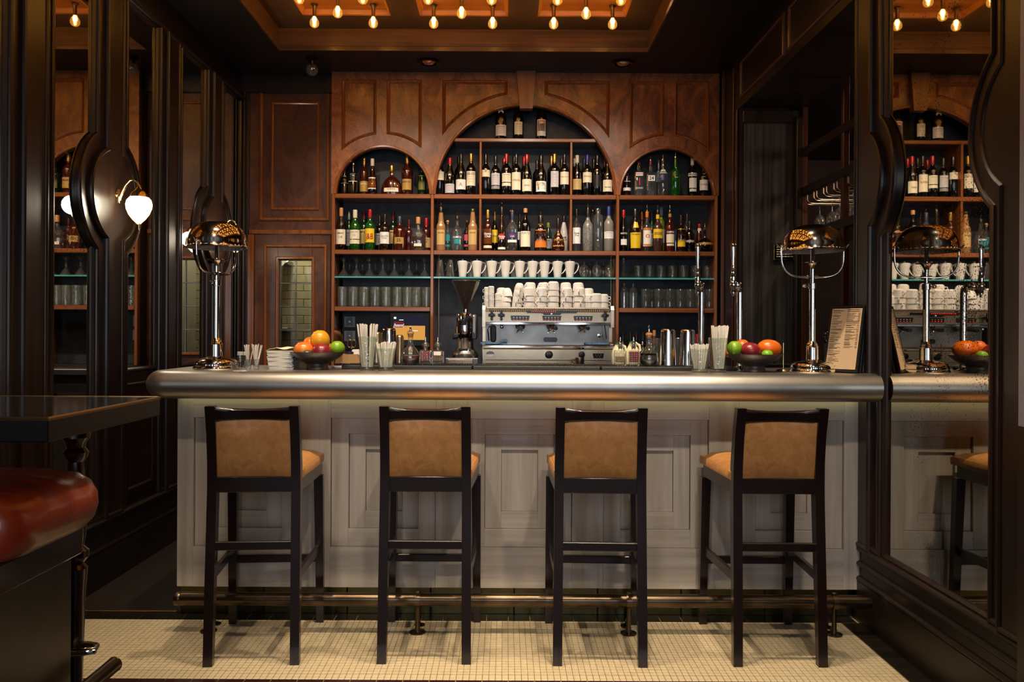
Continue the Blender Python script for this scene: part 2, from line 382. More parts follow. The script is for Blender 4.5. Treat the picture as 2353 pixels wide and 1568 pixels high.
def textmesh(st, bold=0, shear=0):
    k = (st, bold, shear)
    if k not in _tc:
        c = bpy.data.curves.new('t', 'FONT'); c.body = st; c.size = 1; c.align_x = 'CENTER'; c.align_y = 'CENTER'; c.resolution_u = 2; c.offset = bold; c.shear = shear
        o = bpy.data.objects.new('t', c); COL.objects.link(o)
        dg = bpy.context.evaluated_depsgraph_get(); me = o.evaluated_get(dg).to_mesh()
        _tc[k] = ([tuple(v.co) for v in me.vertices], [tuple(p.vertices) for p in me.polygons])
        o.evaluated_get(dg).to_mesh_clear(); bpy.data.objects.remove(o); bpy.data.curves.remove(c)
    return _tc[k]
def text_flat(mb, st, size, to3, bold=.01, shear=0, maxw=None):
    v, f = textmesh(st, bold, shear)
    sx = size
    if maxw:
        w_ = (max(p[0] for p in v) - min(p[0] for p in v)) * size
        if w_ > maxw: sx = size * maxw / w_
    mb.add([to3(p[0] * sx, p[1] * size) for p in v], f)
# ================================================================ SETTING
XL, XR, YB, ZC, YN = -2.12, 1.69, 6.45, 3.37, -2.5
YC = 6.30            # face of the shelving
K = YC / F
# floor -----------------------------------------------------------
fl = struct('floor', MB().box(XL - .1, 2.9, YN, 7.9, -.06, 0), 'grout', smooth=False)
P = .0252
X0, NX = -2.095, 145
Y1, NY = 3.7165, 25
tile_me = MB().cbox(0, P - .002, 0, P - .002, 0, .004, .0008).mesh('mosaic_tile', 'tile_cream', smooth=False)
rest = MB(); cnt = 0
for j in range(NY):
    y = Y1 - (NY - j) * P
    for i in range(NX):
        x = X0 + i * P
        if x > 1.56 - P * .5: continue
        if j < 3 and cnt < 290 and x > -1.75:
            link('mosaic_tile', tile_me, fl, (x, y, .0)); cnt += 1
        else: rest.box(x, x + P - .002, y, y + P - .002, -.001, .004)
o = rest.build('mosaic_field', 'tile_cream', fl, smooth=False); o['kind'] = 'stuff'
T4 = P * 4
bt = MB().cbox(0, T4 - .0035, 0, T4 - .0035, 0, .0045, .001).mesh('border_tile', 'tile_dark', smooth=False)
br = MB().cbox(0, T4 - .0035, 0, T4 - .0035, 0, .0045, .001).mesh('border_tile', 'tile_red', smooth=False)
for i in range(37):
    x = X0 + i * T4
    if x < 1.6:
        link('border_tile', bt, fl, (x + .003, Y1 + .001, 0))
        link('border_tile', br, fl, (x, Y1 - NY * P - T4, 0))
for j in range(8): link('border_tile', bt, fl, (1.565, Y1 - (j + 1) * T4 + .001, 0))
strip = MB().box(1.565 + T4, XR - .02, 2.9, 3.82, -.001, .003); strip.build('floor_edge_strip', 'tile_dark', fl, smooth=False)
MB().box(XL, XR, YN, Y1 - NY * P - T4 - .005, -.001, .003).build('near_floor', 'lino', fl, smooth=False)
MB().box(XL, 2.9, Y1 + T4 + .001, 7.9, -.001, .006).build('lino_floor', 'lino', fl, smooth=False)
MB().cbox(XL + .03, -1.545, Y1 + T4 - .006, Y1 + T4 + .012, 0, .010, .002).build('brass_edge_strip', 'brass_dark', fl, smooth=False)
# ceiling ----------------------------------------------------------
CX0, CX1, CY1, CY0 = -1.645, 1.03, 5.82, 1.05
ZU = 3.526
ce = struct('ceiling', MB().box(XL - .1, CX0, YN, 7.9, ZC, ZU + .1).box(CX1, 2.9, YN, 7.9, ZC, ZU + .1).box(CX0, CX1, CY1, 7.9, ZC, ZU + .1).box(CX0, CX1, YN, CY0, ZC, ZU + .1), 'ceiling_dark', smooth=False)
MB().box(-2.3, 2.9, YN, 7.9, ZU + .1, ZU + .14).build('ceiling_slab', 'ceiling_dark', ce, smooth=False)
loop = [(CX0, CY0), (CX1, CY0), (CX1, CY1), (CX0, CY1)]
MB().sweep(loop, True, [(0, ZC - .004), (.012, ZC - .004), (.012, ZC + .026), (.004, ZC + .032), (.004, ZU)], lambda a, b, h: (a, b, h)).build('coffer_fascia', 'ceiling_oak', ce, ang=20)
PXs = [-1.105, -.294, .521]; PYs = [5.27 - .815 * k for k in range(5)]; HW = .305
soff = MB(); ys = [CY0]
for y in sorted(PYs):
    soff.box(CX0, CX1, ys[-1], y - HW, ZU, ZU + .05); ys.append(y + HW)
    xs = CX0
    for x in PXs: soff.box(xs, x - HW, y - HW, y + HW, ZU, ZU + .05); xs = x + HW
    soff.box(xs, CX1, y - HW, y + HW, ZU, ZU + .05)
soff.box(CX0, CX1, ys[-1], CY1, ZU, ZU + .05)
soff.build('coffer_soffit', 'plaster_brown', ce, smooth=False)
cp = MB()
q = HW - .0
cp.box(-q, q, -q, q, .034, .05)
cp.sweep([(-q, -q), (q, -q), (q, q), (-q, q)], True, [(0, 0), (.012, .004), (.022, .03), (.03, .036)], lambda a, b, h: (a, b, h))
cp.box(-.095, .095, -.095, .095, .024, .034)
pm = cp.mesh('ceiling_panel', 'amber_wood', ang=20)
for y in PYs:
    for x in PXs: link('ceiling_panel', pm, ce, (x, y, ZU))
# bulbs -------------------------------------------------------------
stem = MB().lathe([(.022, 0), (.024, -.006), (.015, -.014), (.013, -.02), (.0125, -.085), (0, -.085)], 12).mesh('stem', 'brass_dark')
g = MB().lathe([(.011, -.078), (.013, -.086), (.020, -.096), (.028, -.109), (.0325, -.125), (.030, -.141), (.021, -.153), (.009, -.159), (0, -.160)], 16).mesh('glass_globe', 'bulb_glass')
fi = MB().lathe([(0, -.082), (.010, -.088), (.0155, -.103), (.013, -.118), (.006, -.128), (.003, -.150), (0, -.152)], 8).mesh('filament', 'filament')
b0 = None; nb = 0
for yi, y in enumerate(PYs):
    for xi, x in enumerate(PXs):
        for dx, dy in ((-.2, .2), (.2, .2), (0, 0), (-.2, -.2), (.2, -.2)):
            zz = ZU + (.024 if (dx == 0) else .034)
            t = thing('light_bulb', 'clear globe bulb on a short brass stem in an amber ceiling coffer', 'light bulb', (x + dx, y + dy, zz), group='glowing bulbs in the coffered ceiling')
            link('stem', stem, t); link('glass_globe', g, t); link('filament', fi, t)
            light('POINT', 'bulb_light', (0, 0, -.112), BULB_W * (1 if yi < 3 else .8), (1, .67, .36), parent=t, shadow_soft_size=.011)
            if True:
                col = ('towards the door', 'in the middle', 'towards the taps')[xi]
                row = 'centre' if dx == 0 else (('far' if dy > 0 else 'near') + (' door-side' if dx < 0 else ' tap-side'))
                t['label'] = f'lit bulb, {row} {"spot" if dx==0 else "corner"} of amber panel {col}' + ('' if yi == 0 else f', {["", "second", "third", "fourth", "fifth"][yi]} row from shelves')
# left wall ---------------------------------------------------------
struct('wall_left', MB().box(XL - .12, XL - .006, YN, 7.9, 0, ZC), 'dark_wood', smooth=False)
def wallmap(side):   # (along Y, z, height off the wall)
    return (lambda a, b, h: (XL + h, a, b)) if side < 0 else (lambda a, b, h: (XR - h, a, b))
def pillar(mb, side, yc, wd, z0, z1, med=None, ymax=99):
    T = wallmap(side)
    h1, h2 = .022, .040
    def outline(hw, R, zc):
        if not R: return [(yc - hw, z0), (yc + hw, z0), (yc + hw, z1), (yc - hw, z1)]
        a = math.acos(min(1, hw / R)); pts = [(yc - hw, z0)]
        pts.append((yc + hw, z0)); n = 14
        pts += [(yc + R * math.cos(-a + 2 * a * i / n), zc + R * math.sin(-a + 2 * a * i / n)) for i in range(n + 1)]
        pts += [(yc + hw, z1), (yc - hw, z1)]
        pts += [(yc + R * math.cos(PI - a + 2 * a * i / n), zc + R * math.sin(PI - a + 2 * a * i / n)) for i in range(n + 1)]
        return pts
    o1 = outline(wd / 2, .345 if med else None, med); o2 = outline(wd / 2 - .075, .255 if med else None, med)
    def clip(o_):
        r_ = []
        for a, b in o_:
            p_ = (min(a, ymax), b)
            if not r_ or math.hypot(p_[0] - r_[-1][0], p_[1] - r_[-1][1]) > 1e-5: r_.append(p_)
        return r_
    o1, o2 = clip(o1), clip(o2)
    mb.prism(o1, 0, h1, T); mb.sweep(o1, True, [(-.004, h1 - .004)] + [(r + .012, h1 - .004 + h) for r, h in HR(.014, .016)], T)
    mb.prism(o2, 0, h2, T); mb.sweep(o2, True, [(r + .010, h2 - .006 + h) for r, h in HR(.013, .016)], T)
ZM0, ZM1 = .35, 3.18
lp = [(2.82, 0, 'p'), (3.567, 0, 'a'), (4.298, 1, 'b'), (5.045, 0, 'c'), (5.824, 1, 'd'), (2.07, 1, 'e'), (1.33, 0, 'f')]
for yc, med, _ in lp:
    m = MB(); pillar(m, -1, yc, .335, ZM0, ZM1, 2.055 if med else None); m.build('wall_pillar', 'dark_wood', ang=30)['kind'] = 'structure'
def mirror_panel(side, y0, y1, z0, z1, fr=.018):
    T = wallmap(side); n = 'mirror'
    t = thing('mirror', 'x', 'mirror', (0, 0, 0))
    g_ = MB(); g_.prism([(y0, z0), (y1, z0), (y1, z1), (y0, z1)], -.004, .002, T); g_.build('mirror_glass', 'mirror_glass', t, smooth=False)
    g_ = MB().sweep([(y0, z0), (y1, z0), (y1, z1), (y0, z1)], True, [(0, .0), (0, .02), (fr * .5, .018), (fr, .006), (fr, .002)] if side < 0 else [(0, .0), (0, .02), (fr * .5, .018), (fr, .006), (fr, .002)], T)
    g_.build('mirror_frame', 'dark_wood', t, ang=25)
    return t
mm = [(3.40, 'narrow antique wall mirror between plain dark pillars beside the high table')]
for (y0, y1, z0, lab) in ((2.99, 3.40, ZM0, 'narrow wall mirror at the frame edge beyond the plain pillar over the high table'),
                          (3.736, 4.13, ZM0, 'tall narrow wall mirror reflecting the till screen and bottle shelves'),
                          (4.467, 4.876, 1.11, 'narrow wall mirror just behind the lit wall sconce'),
                          (5.214, 5.655, 1.11, 'narrow wall mirror reflecting the leaded window beside the bar lamp'),
                          (5.993, 6.41, 1.11, 'narrow wall mirror in the corner next to the panelled door'),
                          (2.24, 2.65, ZM0, 'tall wall mirror nearer than the high table')):
    t = mirror_panel(-1, y0, y1, z0, ZM1); t['label'] = lab
# panels under the mirrors, rails
lw = MB()
for y0, y1 in ((4.467, 4.876), (5.214, 5.655), (5.993, 6.41)):
    lw.prism([(y0, .40), (y1, .40), (y1, 1.10), (y0, 1.10)], 0, .006, wallmap(-1))
    lw.sweep([(y0 + .04, .44), (y1 - .04, .44), (y1 - .04, 1.03), (y0 + .04, 1.03)], True, HR(.014, .016), wallmap(-1))
lw.build('wainscot_panel', 'dark_wood', ang=30)['kind'] = 'structure'
m = MB()
m.box(XL, XL + .024, YN, YB, ZM1, ZC).box(XL, XL + .03, YN, YB, 0, ZM0)
m.sweep([(YN, ZM1 + .01), (YB, ZM1 + .01)], False, HR(.018, .02), lambda a, b, h: (XL + .022 + h, a, b))
m.sweep([(YN, ZM0 - .01), (YB, ZM0 - .01)], False, HR(.016, .02), lambda a, b, h: (XL + .028 + h, a, b))
m.sweep([(YN, .20), (YB, .20)], False, HR(.014, .014), lambda a, b, h: (XL + .028 + h, a, b))
m.box(XL, XL + .042, YN, YB, 0, .19)
m.build('baseboard_left', 'dark_wood_h', ang=30)['kind'] = 'structure'
# back wall with panelled door ---------------------------------------
YD = 6.45
hx0, hx1 = WX(640, YD), WX(718, YD); hz1, hz0 = WZ(600, YD), WZ(815, YD)
bw = MB()
bw.box(XL, hx0, YD, YD + .1, 0, ZC).box(hx1, WX(763, YC, 440), YD, YD + .1, 0, ZC).box(WX(1648, YC, 440), XR + .1, YD, YD + .1, 0, ZC).box(hx0, hx1, YD, YD + .1, hz1, ZC).box(hx0, hx1, YD, YD + .1, 0, hz0)
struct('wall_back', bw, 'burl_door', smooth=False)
T = lambda a, b, h: (a, YD - h, b)
def rect(u0, v0, u1, v1, Y): return [(WX(u0, Y), WZ(v1, Y)), (WX(u1, Y), WZ(v1, Y)), (WX(u1, Y), WZ(v0, Y)), (WX(u0, Y), WZ(v0, Y))]
tr = MB()
tr.sweep(rect(598, 212, 752, 507, YD), True, HR(.014, .016), T)
tr.sweep(rect(624, 240, 729, 483, YD), True, HR(.011, .012), T)
a_ = rect(574, 532, 764, 541, YD); tr.box(a_[0][0], a_[1][0], YD - .03, YD, a_[0][1], a_[2][1])
tr.build('trim_1', 'trim_wood', ang=30)['kind'] = 'structure'
tr = MB()
for u in (553, 561, 569):
    x = WX(u, YD); tr.cbox(x - .006, x + .010, YD - .05 + (u - 553) * .0016, YD, 0, ZC - .06, .004)
tr.box(XL, -1.33, YD - .05, YD, 3.24, ZC)
tr.build('trim_2', 'dark_wood', smooth=False)['kind'] = 'structure'
# door leaf: ring boards, mouldings, leaded pane
dr = thing('door_1', None, None, (0, 0, 0)); del_keys = None
dr['kind'] = 'structure'
dx0, dx1 = WX(586, YD), WX(760, YD); dz1 = WZ(543, YD)
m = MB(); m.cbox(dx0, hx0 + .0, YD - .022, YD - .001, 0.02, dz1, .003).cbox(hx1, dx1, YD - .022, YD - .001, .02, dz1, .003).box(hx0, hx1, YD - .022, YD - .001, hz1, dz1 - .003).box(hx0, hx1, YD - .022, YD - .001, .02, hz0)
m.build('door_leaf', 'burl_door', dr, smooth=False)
T2 = lambda a, b, h: (a, YD - .021 - h, b)
m = MB().sweep(rect(611, 569, 749, 1080, YD), True, HR(.013, .014), T2).sweep(rect(638.5, 597, 721, 818, YD), True, HR(.014, .02), T2)
m.box(dx0 - .05, dx0 - .004, YD - .03, YD - .001, 0.02, dz1)
m.build('door_moulding', 'trim_wood', dr, ang=30)
m = MB(); xc = (hx0 + hx1) / 2; hz = (hz1 - hz0) / 4
px = [hx0, xc, hx1]
for i in range(4):
    for j in range(2):
        MB().box(px[j] + .002, px[j + 1] - .002, YD + .008, YD + .011, hz0 + i * hz + .003, hz0 + (i + 1) * hz - .003).build('pane', 'pane_glass', dr, smooth=False)
m.cbox(xc - .006, xc + .006, YD - .001, YD + .014, hz0, hz1, .002)
for i in range(5): m.cbox(hx0, hx1, YD - .003, YD + .016, hz0 + i * hz - .0045, hz0 + i * hz + .0045, .0015)
for x in (hx0 + .006, hx1 - .006): m.cbox(x - .005, x + .005, YD - .001, YD + .014, hz0, hz1, .0015)
m.build('muntin', 'steel_dull', dr, smooth=False)
# tiled room behind the door
YT = 7.35
bk = struct('wall_tiled', MB().box(-2.6, -1.2, YT, YT + .1, 0, 2.6), 'brick_joint', smooth=False)
bm_ = MB().cbox(0, .146, 0, .012, 0, .071, .003).mesh('brick', 'brick_white', smooth=False)
for r in range(19):
    for c in range(7):
        x = -2.36 + c * .15 + (.075 if r % 2 else 0)
        if x < -1.4: link('brick', bm_, bk, (x, YT - .010, .88 + r * .075))
struct('wall_alcove', MB().box(-2.62, -2.50, YD + .1, YT, 0, 2.6).box(-1.42, -1.32, YD + .1, YT, 0, 2.6).box(-2.6, -1.3, YD + .1, YT + .1, 2.6, 2.66), 'white_paint', smooth=False)
m = MB()
for i in range(5): m.cbox(-1.70 + i * .022, -1.686 + i * .022, YT - .10, YT - .01, .3, 2.5, .003)
m.build('pipe_casing', 'white_paint', smooth=False)['kind'] = 'structure'
tag(MB().cbox(-2.22, -1.93, YT - .2, YT - .012, 1.93, 1.965, .004).cbox(-2.2, -2.17, YT - .18, YT - .012, 1.80, 1.93, .004).build('wall_shelf', 'steel_dull', smooth=False), 'upper grey shelf on the white tiled wall seen through the leaded window', 'shelf')
tag(MB().cbox(-2.22, -1.93, YT - .2, YT - .012, 1.33, 1.365, .004).cbox(-2.2, -2.17, YT - .18, YT - .012, 1.20, 1.33, .004).build('wall_shelf', 'steel_dull', smooth=False), 'lower grey shelf on the white tiled wall seen through the leaded window', 'shelf')
tag(MB().tube([(-1.985, YT - .25, .0), (-2.04, YT - .10, 1.20)], .016).build('pole', 'black_matte'), 'thin black pole leaning on the white tiled wall behind the window', 'pole')
light('POINT', 'back_room_light', (-1.9, 6.95, 2.45), 26, (1, .93, .78), shadow_soft_size=.1)
# right wall --------------------------------------------------------
m = MB()
m.box(XR + .006, XR + .12, YN, 3.80, 0, ZC)
m.box(XR, XR + .44, 3.80, 5.88, 2.97, ZC)
m.box(XR, XR + .44, 5.88, YD, 0, ZC)
m.box(XR + .006, XR + .44, 3.72, 3.80, 0, ZC)
struct('wall_right', m, 'dark_wood', smooth=False)
for yc, med in ((3.785, 1), (2.55, 1)):
    m = MB(); pillar(m, 1, yc, .43, ZM0, ZM1, 2.04, 3.80); m.build('wall_pillar', 'dark_wood', ang=30)['kind'] = 'structure'
t = mirror_panel(1, 2.765, 3.57, ZM0, ZM1); t['label'] = 'large spotted antique mirror beside the end of the zinc bar'
m = MB()
m.box(XR - .024, XR, YN, 3.8, ZM1, ZC).box(XR - .03, XR, YN, 3.8, 0, ZM0)
m.sweep([(YN, ZM1 + .01), (3.8, ZM1 + .01)], False, HR(.018, .02), lambda a, b, h: (XR - .022 - h, a, b))
for z in (ZM0 - .01, .27, .20): m.sweep([(YN, z), (3.8, z)], False, HR(.014, .018), lambda a, b, h: (XR - .028 - h, a, b))
m.box(XR - .042, XR, YN, 3.8, 0, .19)
m.build('baseboard_right', 'dark_wood_h', ang=30)['kind'] = 'structure'
m = MB(); TR = wallmap(1)
for y0, y1 in ((4.9, 5.78), (4.0, 4.8)): m.sweep([(y0, 3.04), (y1, 3.04), (y1, 3.28), (y0, 3.28)], True, HR(.012, .014), TR)
m.cbox(XR - .012, XR, 5.86, 5.90, 0, 2.97, .004); m.cbox(XR - .012, XR, 5.95, 5.965, 0, 3.3, .004); m.cbox(XR - .02, XR, 6.2, 6.24, 0, ZC, .004)
m.build('trim_3', 'trim_dark', ang=30)['kind'] = 'structure'
# pass-through: ribbed far jamb, sill rail, glass rack, dim room behind
m = MB().box(XR + .006, XR + .44, 5.84, 5.88, .9, 2.97)
m.build('jamb_board', 'dark_wood', smooth=False)['kind'] = 'structure'
mat('streaked_panel', '2f2b28', .36, .5, noise=('6a6158', 6, .2), stretch=(5, 1, .12), bump=.12, bscale=4)
m = MB()
vs, fs = [], []
for i in range(41):
    x = XR + .035 + i * .009
    for z in (1.12, 2.86): vs.append((x, 5.832 + .0012 * math.sin(i * .5) + .0006 * math.sin(i * 1.3), z))
for i in range(40): fs.append((2 * i, 2 * i + 2, 2 * i + 3, 2 * i + 1))
m.add(vs, fs).build('streaked_panel', 'streaked_panel', ang=80)['kind'] = 'structure'
m = MB().cbox(XR + .02, XR + .44, 5.80, 5.84, 1.03, 1.12, .006).cbox(XR + .40, XR + .44, 5.78, 5.84, 1.12, 2.9, .006).cbox(XR + .02, XR + .44, 5.80, 5.84, 2.86, 2.95, .006)
m.build('trim_4', 'dark_wood', smooth=False)['kind'] = 'structure'
struct('wall_far_room', MB().box(4.6, 4.7, 2.0, 7.9, 0, ZC).box(2.2, 4.7, 7.8, 7.9, 0, ZC).box(XR, 4.7, 2.0, 2.1, 0, ZC), mat('far_wall', '5a4a40', .7, noise=('3c2a22', 3)), smooth=False)
struct('ceiling_far_room', MB().box(2.13, 4.7, 2.0, 7.9, 3.02, 3.1), 'ceiling_dark', smooth=False)
struct('floor_far_room', MB().box(2.9, 4.7, 2.0, 7.9, -.06, 0), 'lino', smooth=False)
light('POINT', 'far_room_light', (3.3, 5.0, 2.7), 26, (1, .72, .55), shadow_soft_size=.2)
t = thing('ceiling_downlight', 'small lit downlight in the dark ceiling above the hanging glasses', 'downlight', (2.62, 5.25, 3.02))
light('SPOT', 'downlight_beam', (0, -.1, -.02), 34, (1, .85, .68), parent=t, spot_size=math.radians(110), spot_blend=.5, shadow_soft_size=.03)
MB().lathe([(.05, 0), (.052, -.006), (.03, -.006), (.028, .0)], 16).build('ring', 'steel_dull', t); MB().lathe([(0, -.003), (.028, -.003)], 16).build('lens', emit('lens_glow', 'fff2d8', 6), t)
rk = thing('glass_rack', 'dark wooden hanging rack with bent steel rods holding stemmed glasses', 'rack', (2.15, 5.3, 2.02))
m = MB(); 
for y in (5.80, 5.10, 4.50): m.cbox(-.02, .02, y - 5.3 - .02, y - 5.3 + .02, -.95, .95, .004)
m.build('post', 'trim_dark', rk, smooth=False)
for z in (.02, .34, .62): MB().cbox(-.022, .022, -1.2, .55, z - .03, z + .03, .004).build('rail', 'dark_wood_h', rk, smooth=False)
rodm = MB().tube([(0, 0, .32), (0, 0, .27), (.015, 0, .25), (.04, 0, .245), (.62, 0, .245)], .006, 8).tube([(0, .05, .32), (0, .05, .27), (.015, .05, .25), (.04, .05, .245), (.62, .05, .245)], .006, 8).mesh('rod', 'pipe_metal')
for i in range(9): link('rod', rodm, rk, (0, .44 - i * .17, 0))
MB().cbox(.0, .66, -1.2, .5, -.012, .0, .002).build('drip_shelf', 'shelf_glass', rk, smooth=False)
wg = [(.031, .0), (.030, -.003), (.006, -.006), (.0035, -.012), (.0035, -.075), (.008, -.085), (.026, -.10), (.036, -.125), (.037, -.15), (.032, -.178)]
wgm = MB().lathe(wg, 16).mesh('wine_glass', 'clear_glass')
wgm.materials.clear(); wgm.materials.append(MATS['g_clearblue'])
for i in range(8):
    for k in range(3):
        o = link('wine_glass', wgm, None, (2.15 + .10 + k * .19 + .02 * (i % 2), 5.3 + .465 - i * .17, 2.02 + .251 + .003)); 
        tag(o, f'{"first second third fourth fifth sixth seventh eighth".split()[i]} hanging wine glass of the {["bar-side", "middle", "far-side"][k]} row, from the streaked panel', 'wine glass', 'wine glasses hanging in the rack')
# plaque on the ribbed jamb
pq = thing('wall_plaque', 'small black framed notice on the ribbed panel behind the bar lamp', 'sign', (WX(1805, 5.80, 580), 5.818, WZ(579, 5.80, 1805)))
MB().cbox(-.085, .085, -.006, .006, -.062, .062, .002).build('plate', 'black_plastic', pq, smooth=False)
m = MB().sweep([(-.078, -.055), (.078, -.055), (.078, .055), (-.078, .055)], True, [(-.0015, 0), (0, .002), (.0015, 0)], lambda a, b, h: (a, -.0065 - h, b))
m.build('border_line', 'brass', pq)
m = MB(); random.seed(3)
for r in range(5):
    x = -.06
    while x < .055:
        w_ = random.uniform(.008, .02); m.box(x, min(x + w_, .06), -.0085, -.0065, .032 - r * .017, .038 - r * .017); x += w_ + .005
m.build('print_line', 'p_cream', pq, smooth=False)
# behind the photographer: street windows
m = MB(); xs = [XL]
for x, wd in WINS: xs += [x - wd / 2, x + wd / 2]
xs.append(XR)
for i in range(0, len(xs), 2): m.box(xs[i], xs[i + 1], YN, YN + .08, 0, ZC)
for x, wd in WINS: m.box(x - wd / 2, x + wd / 2, YN, YN + .08, 0, .85).box(x - wd / 2, x + wd / 2, YN, YN + .08, 2.85, ZC)
struct('wall_street', m, 'dark_wood', smooth=False)
for i, (x, wd) in enumerate(WINS):
    t = bpy.data.objects.new(f'window_{i+1}', None); COL.objects.link(t); t['kind'] = 'structure'
    MB().box(x - wd / 2, x + wd / 2, YN + .02, YN + .03, .85, 2.85).build('pane', 'window_glow', t, smooth=False)
    m = MB().cbox(x - .02, x + .02, YN + .03, YN + .08, .85, 2.85, .004).cbox(x - wd / 2, x + wd / 2, YN + .03, YN + .08, 1.9, 1.94, .004)
    m.build('window_frame', 'dark_wood', t, smooth=False)
# near door leaf at the frame edge
t = thing('door_2', None, None); t['kind'] = 'structure'
MB().cbox(1.555, 1.645, 2.35, 2.44, 1.06, ZC, .004).build('door_leaf', 'grey_paint', t, smooth=False)
MB().cbox(1.555, 1.645, 2.35, 2.44, .02, 1.06, .004).build('kick_post', 'dark_wood', t, smooth=False)
for z in (1.0, .42): MB().cbox(1.525, 1.553, 2.352, 2.356, z - .06, z + .06, .001).lathe([(0, 0), (.004, 0), (.004, .003), (0, .003)], 8, (1.539, 2.349, z + .03), axis='Y').build('hinge', 'brass_dark', t, smooth=False)
# ceiling small fittings
for u, wh in ((985, 'above the middle arch, window-door side'), (1432, 'above the small arch by the beer taps')):
    t = thing('ceiling_downlight', f'unlit round downlight in dark ceiling {wh}', 'downlight', (WX(u, 6.06, 141), 6.06, ZC))
    MB().lathe([(.085, 0), (.088, -.006), (.07, -.012), (.055, -.004), (.05, .03)], 20).build('ring', 'dark_metal', t)
    MB().lathe([(0, -.020), (.03, -.016), (.05, -.002)], 20).build('lens', 'chrome', t)
t = thing('ceiling_globe_lamp', 'unlit clear globe lamp on the dark ceiling above the wall panel', 'lamp', (WX(717, 6.0, 150), 6.0, ZC))
MB().lathe([(.05, 0), (.05, -.012), (.022, -.02), (.02, -.045), (0, -.045)], 16).build('fitting', 'dark_metal', t)
MB().sphere((0, 0, -.082), .046).build('glass_globe', 'g_clear', t); MB().sphere((0, 0, -.07), .014).build('bulb', 'brass', t)
# ================================================================ SHELVING (back bar)
Z_A, Z_B, Z_C, Z_E, Z_D = 2.859, 2.415, 1.976, 1.531, 1.769
ZTOP = ZC
ux = lambda u: WX(u, YC, 440)
XLs, XRs = ux(764), ux(1648)
su = thing('bar_shelving', 'tall walnut back-bar shelving with one large and two small arches', 'shelving', (0, 0, 0))
TF = .045
arches = [(ux(879.7), 107.5 * K), (ux(1206), 206 * K), (ux(1533), 107.5 * K)]
J1, J2 = ux(991), ux(1423)
def arc(ci, off=0):
    cx, R = arches[ci]; R = R + off
    return lambda x: Z_B + math.sqrt(max(0, R * R - (x - cx) ** 2))
m = MB()
YF0, YF1 = YC - .0, YC + TF
PT = WZ(186, YC)        # panel top
def section(x0, x1, ci, panels, off):
    """panels: list of (xa, xb); curved rail follows the arch with radius+off"""
    cx, R = arches[ci]
    m.band(x0, cx - R, Z_B, ZTOP, YF0, YF1) if cx - R > x0 else None
    if x1 > cx + R: m.band(cx + R, x1, Z_B, ZTOP, YF0, YF1)
    xs = [max(x0, cx - R)]
    for a, b in panels: xs += [a, b]
    xs.append(min(x1, cx + R))
    top, bot = arc(ci), arc(ci, off)
    for i in range(len(xs) - 1):
        a, b = xs[i], xs[i + 1]
        n = max(1, int((b - a) / .02))
        if i % 2 == 0: m.band(a, b, top, ZTOP, YF0, YF1, n)
        else:
            m.band(a, b, top, bot, YF0, YF1, n); m.band(a, b, PT, ZTOP, YF0, YF1)
S = [([(ux(785), ux(863)), (ux(888.5), ux(967))], 31 * K), ([(ux(1016.5), ux(1164)), (ux(1251), ux(1398.5))], 28.5 * K), ([(ux(1447), ux(1523)), (ux(1549.5), ux(1628))], 31 * K)]
section(ux(761), J1, 0, *S[0]); section(J1, J2, 1, *S[1]); section(J2, ux(1652), 2, *S[2])
m.build('arched_fascia', 'burl', su, smooth=False)
TS = lambda a, b, h: (a, YC + .012 - h, b)
for ci in range(3):
    for a, b in S[ci][0]:
        bot = arc(ci, S[ci][1]); n = 14
        pb = MB().band(a - .005, b + .005, (lambda x, bo=bot: bo(min(max(x, a), b)) - .006), PT + .005, YC + .014, YC + .03, 14)
        pnl = pb.build('panel', 'burl', su, smooth=False)
        pts = [(a + (b - a) * i / n, bot(a + (b - a) * i / n)) for i in range(n + 1)] + [(b, PT), (a, PT)]
        MB().sweep(pts, True, [(-.004, .012), (0, .020), (.005, .024), (.012, .016), (.020, .004), (.024, -.004)], TS).build('panel_moulding', 'trim_wood', pnl, ang=50)
# arch edge trim
m = MB()
for ci in range(3):
    cx, R = arches[ci]; n = 40
    pts = [(cx + R * math.cos(PI * i / n), Z_B + R * math.sin(PI * i / n)) for i in range(n + 1)]
    m.sweep(pts, False, [(-.018, 0), (-.014, .006), (-.002, .007), (.004, 0), (.004, -.05)], lambda a, b, h: (a, YC - h, b))
m.build('arch_trim', 'trim_wood', su, ang=40)
m = MB(); kx = ux(1207.5)
m.prism([(ux(1193.5), WZ(253, YC)), (ux(1222.5), WZ(253, YC)), (ux(1229.5), ZTOP), (ux(1185.5), ZTOP)], YC - .05, YC + .02)
m.build('keystone', 'keystone_wood', su, smooth=False)
# uprights
def upright(u, z0, z1, wpx=6, name='upright', y0=YC):
    x = ux(u); MB().cbox(x - wpx * K / 2, x + wpx * K / 2, y0, 6.56, max(z0, 1.064), z1, .002).build(name, 'trim_wood', su, smooth=False)
upright(766, 1.06, Z_B, 7); upright(993.5, 1.06, Z_B, 6.5); upright(1420, 1.06, Z_B, 6.5); upright(1646, 1.06, Z_B, 7)
for u in (1104, 1312.5): upright(u, Z_C, Z_A - .03, 5)
# dark wing sides
for x in (XLs - .01, XRs): MB().box(x, x + .01, YC + TF, 6.56, 1.064, ZTOP).build('side_board', 'dark_wood', su, smooth=False)
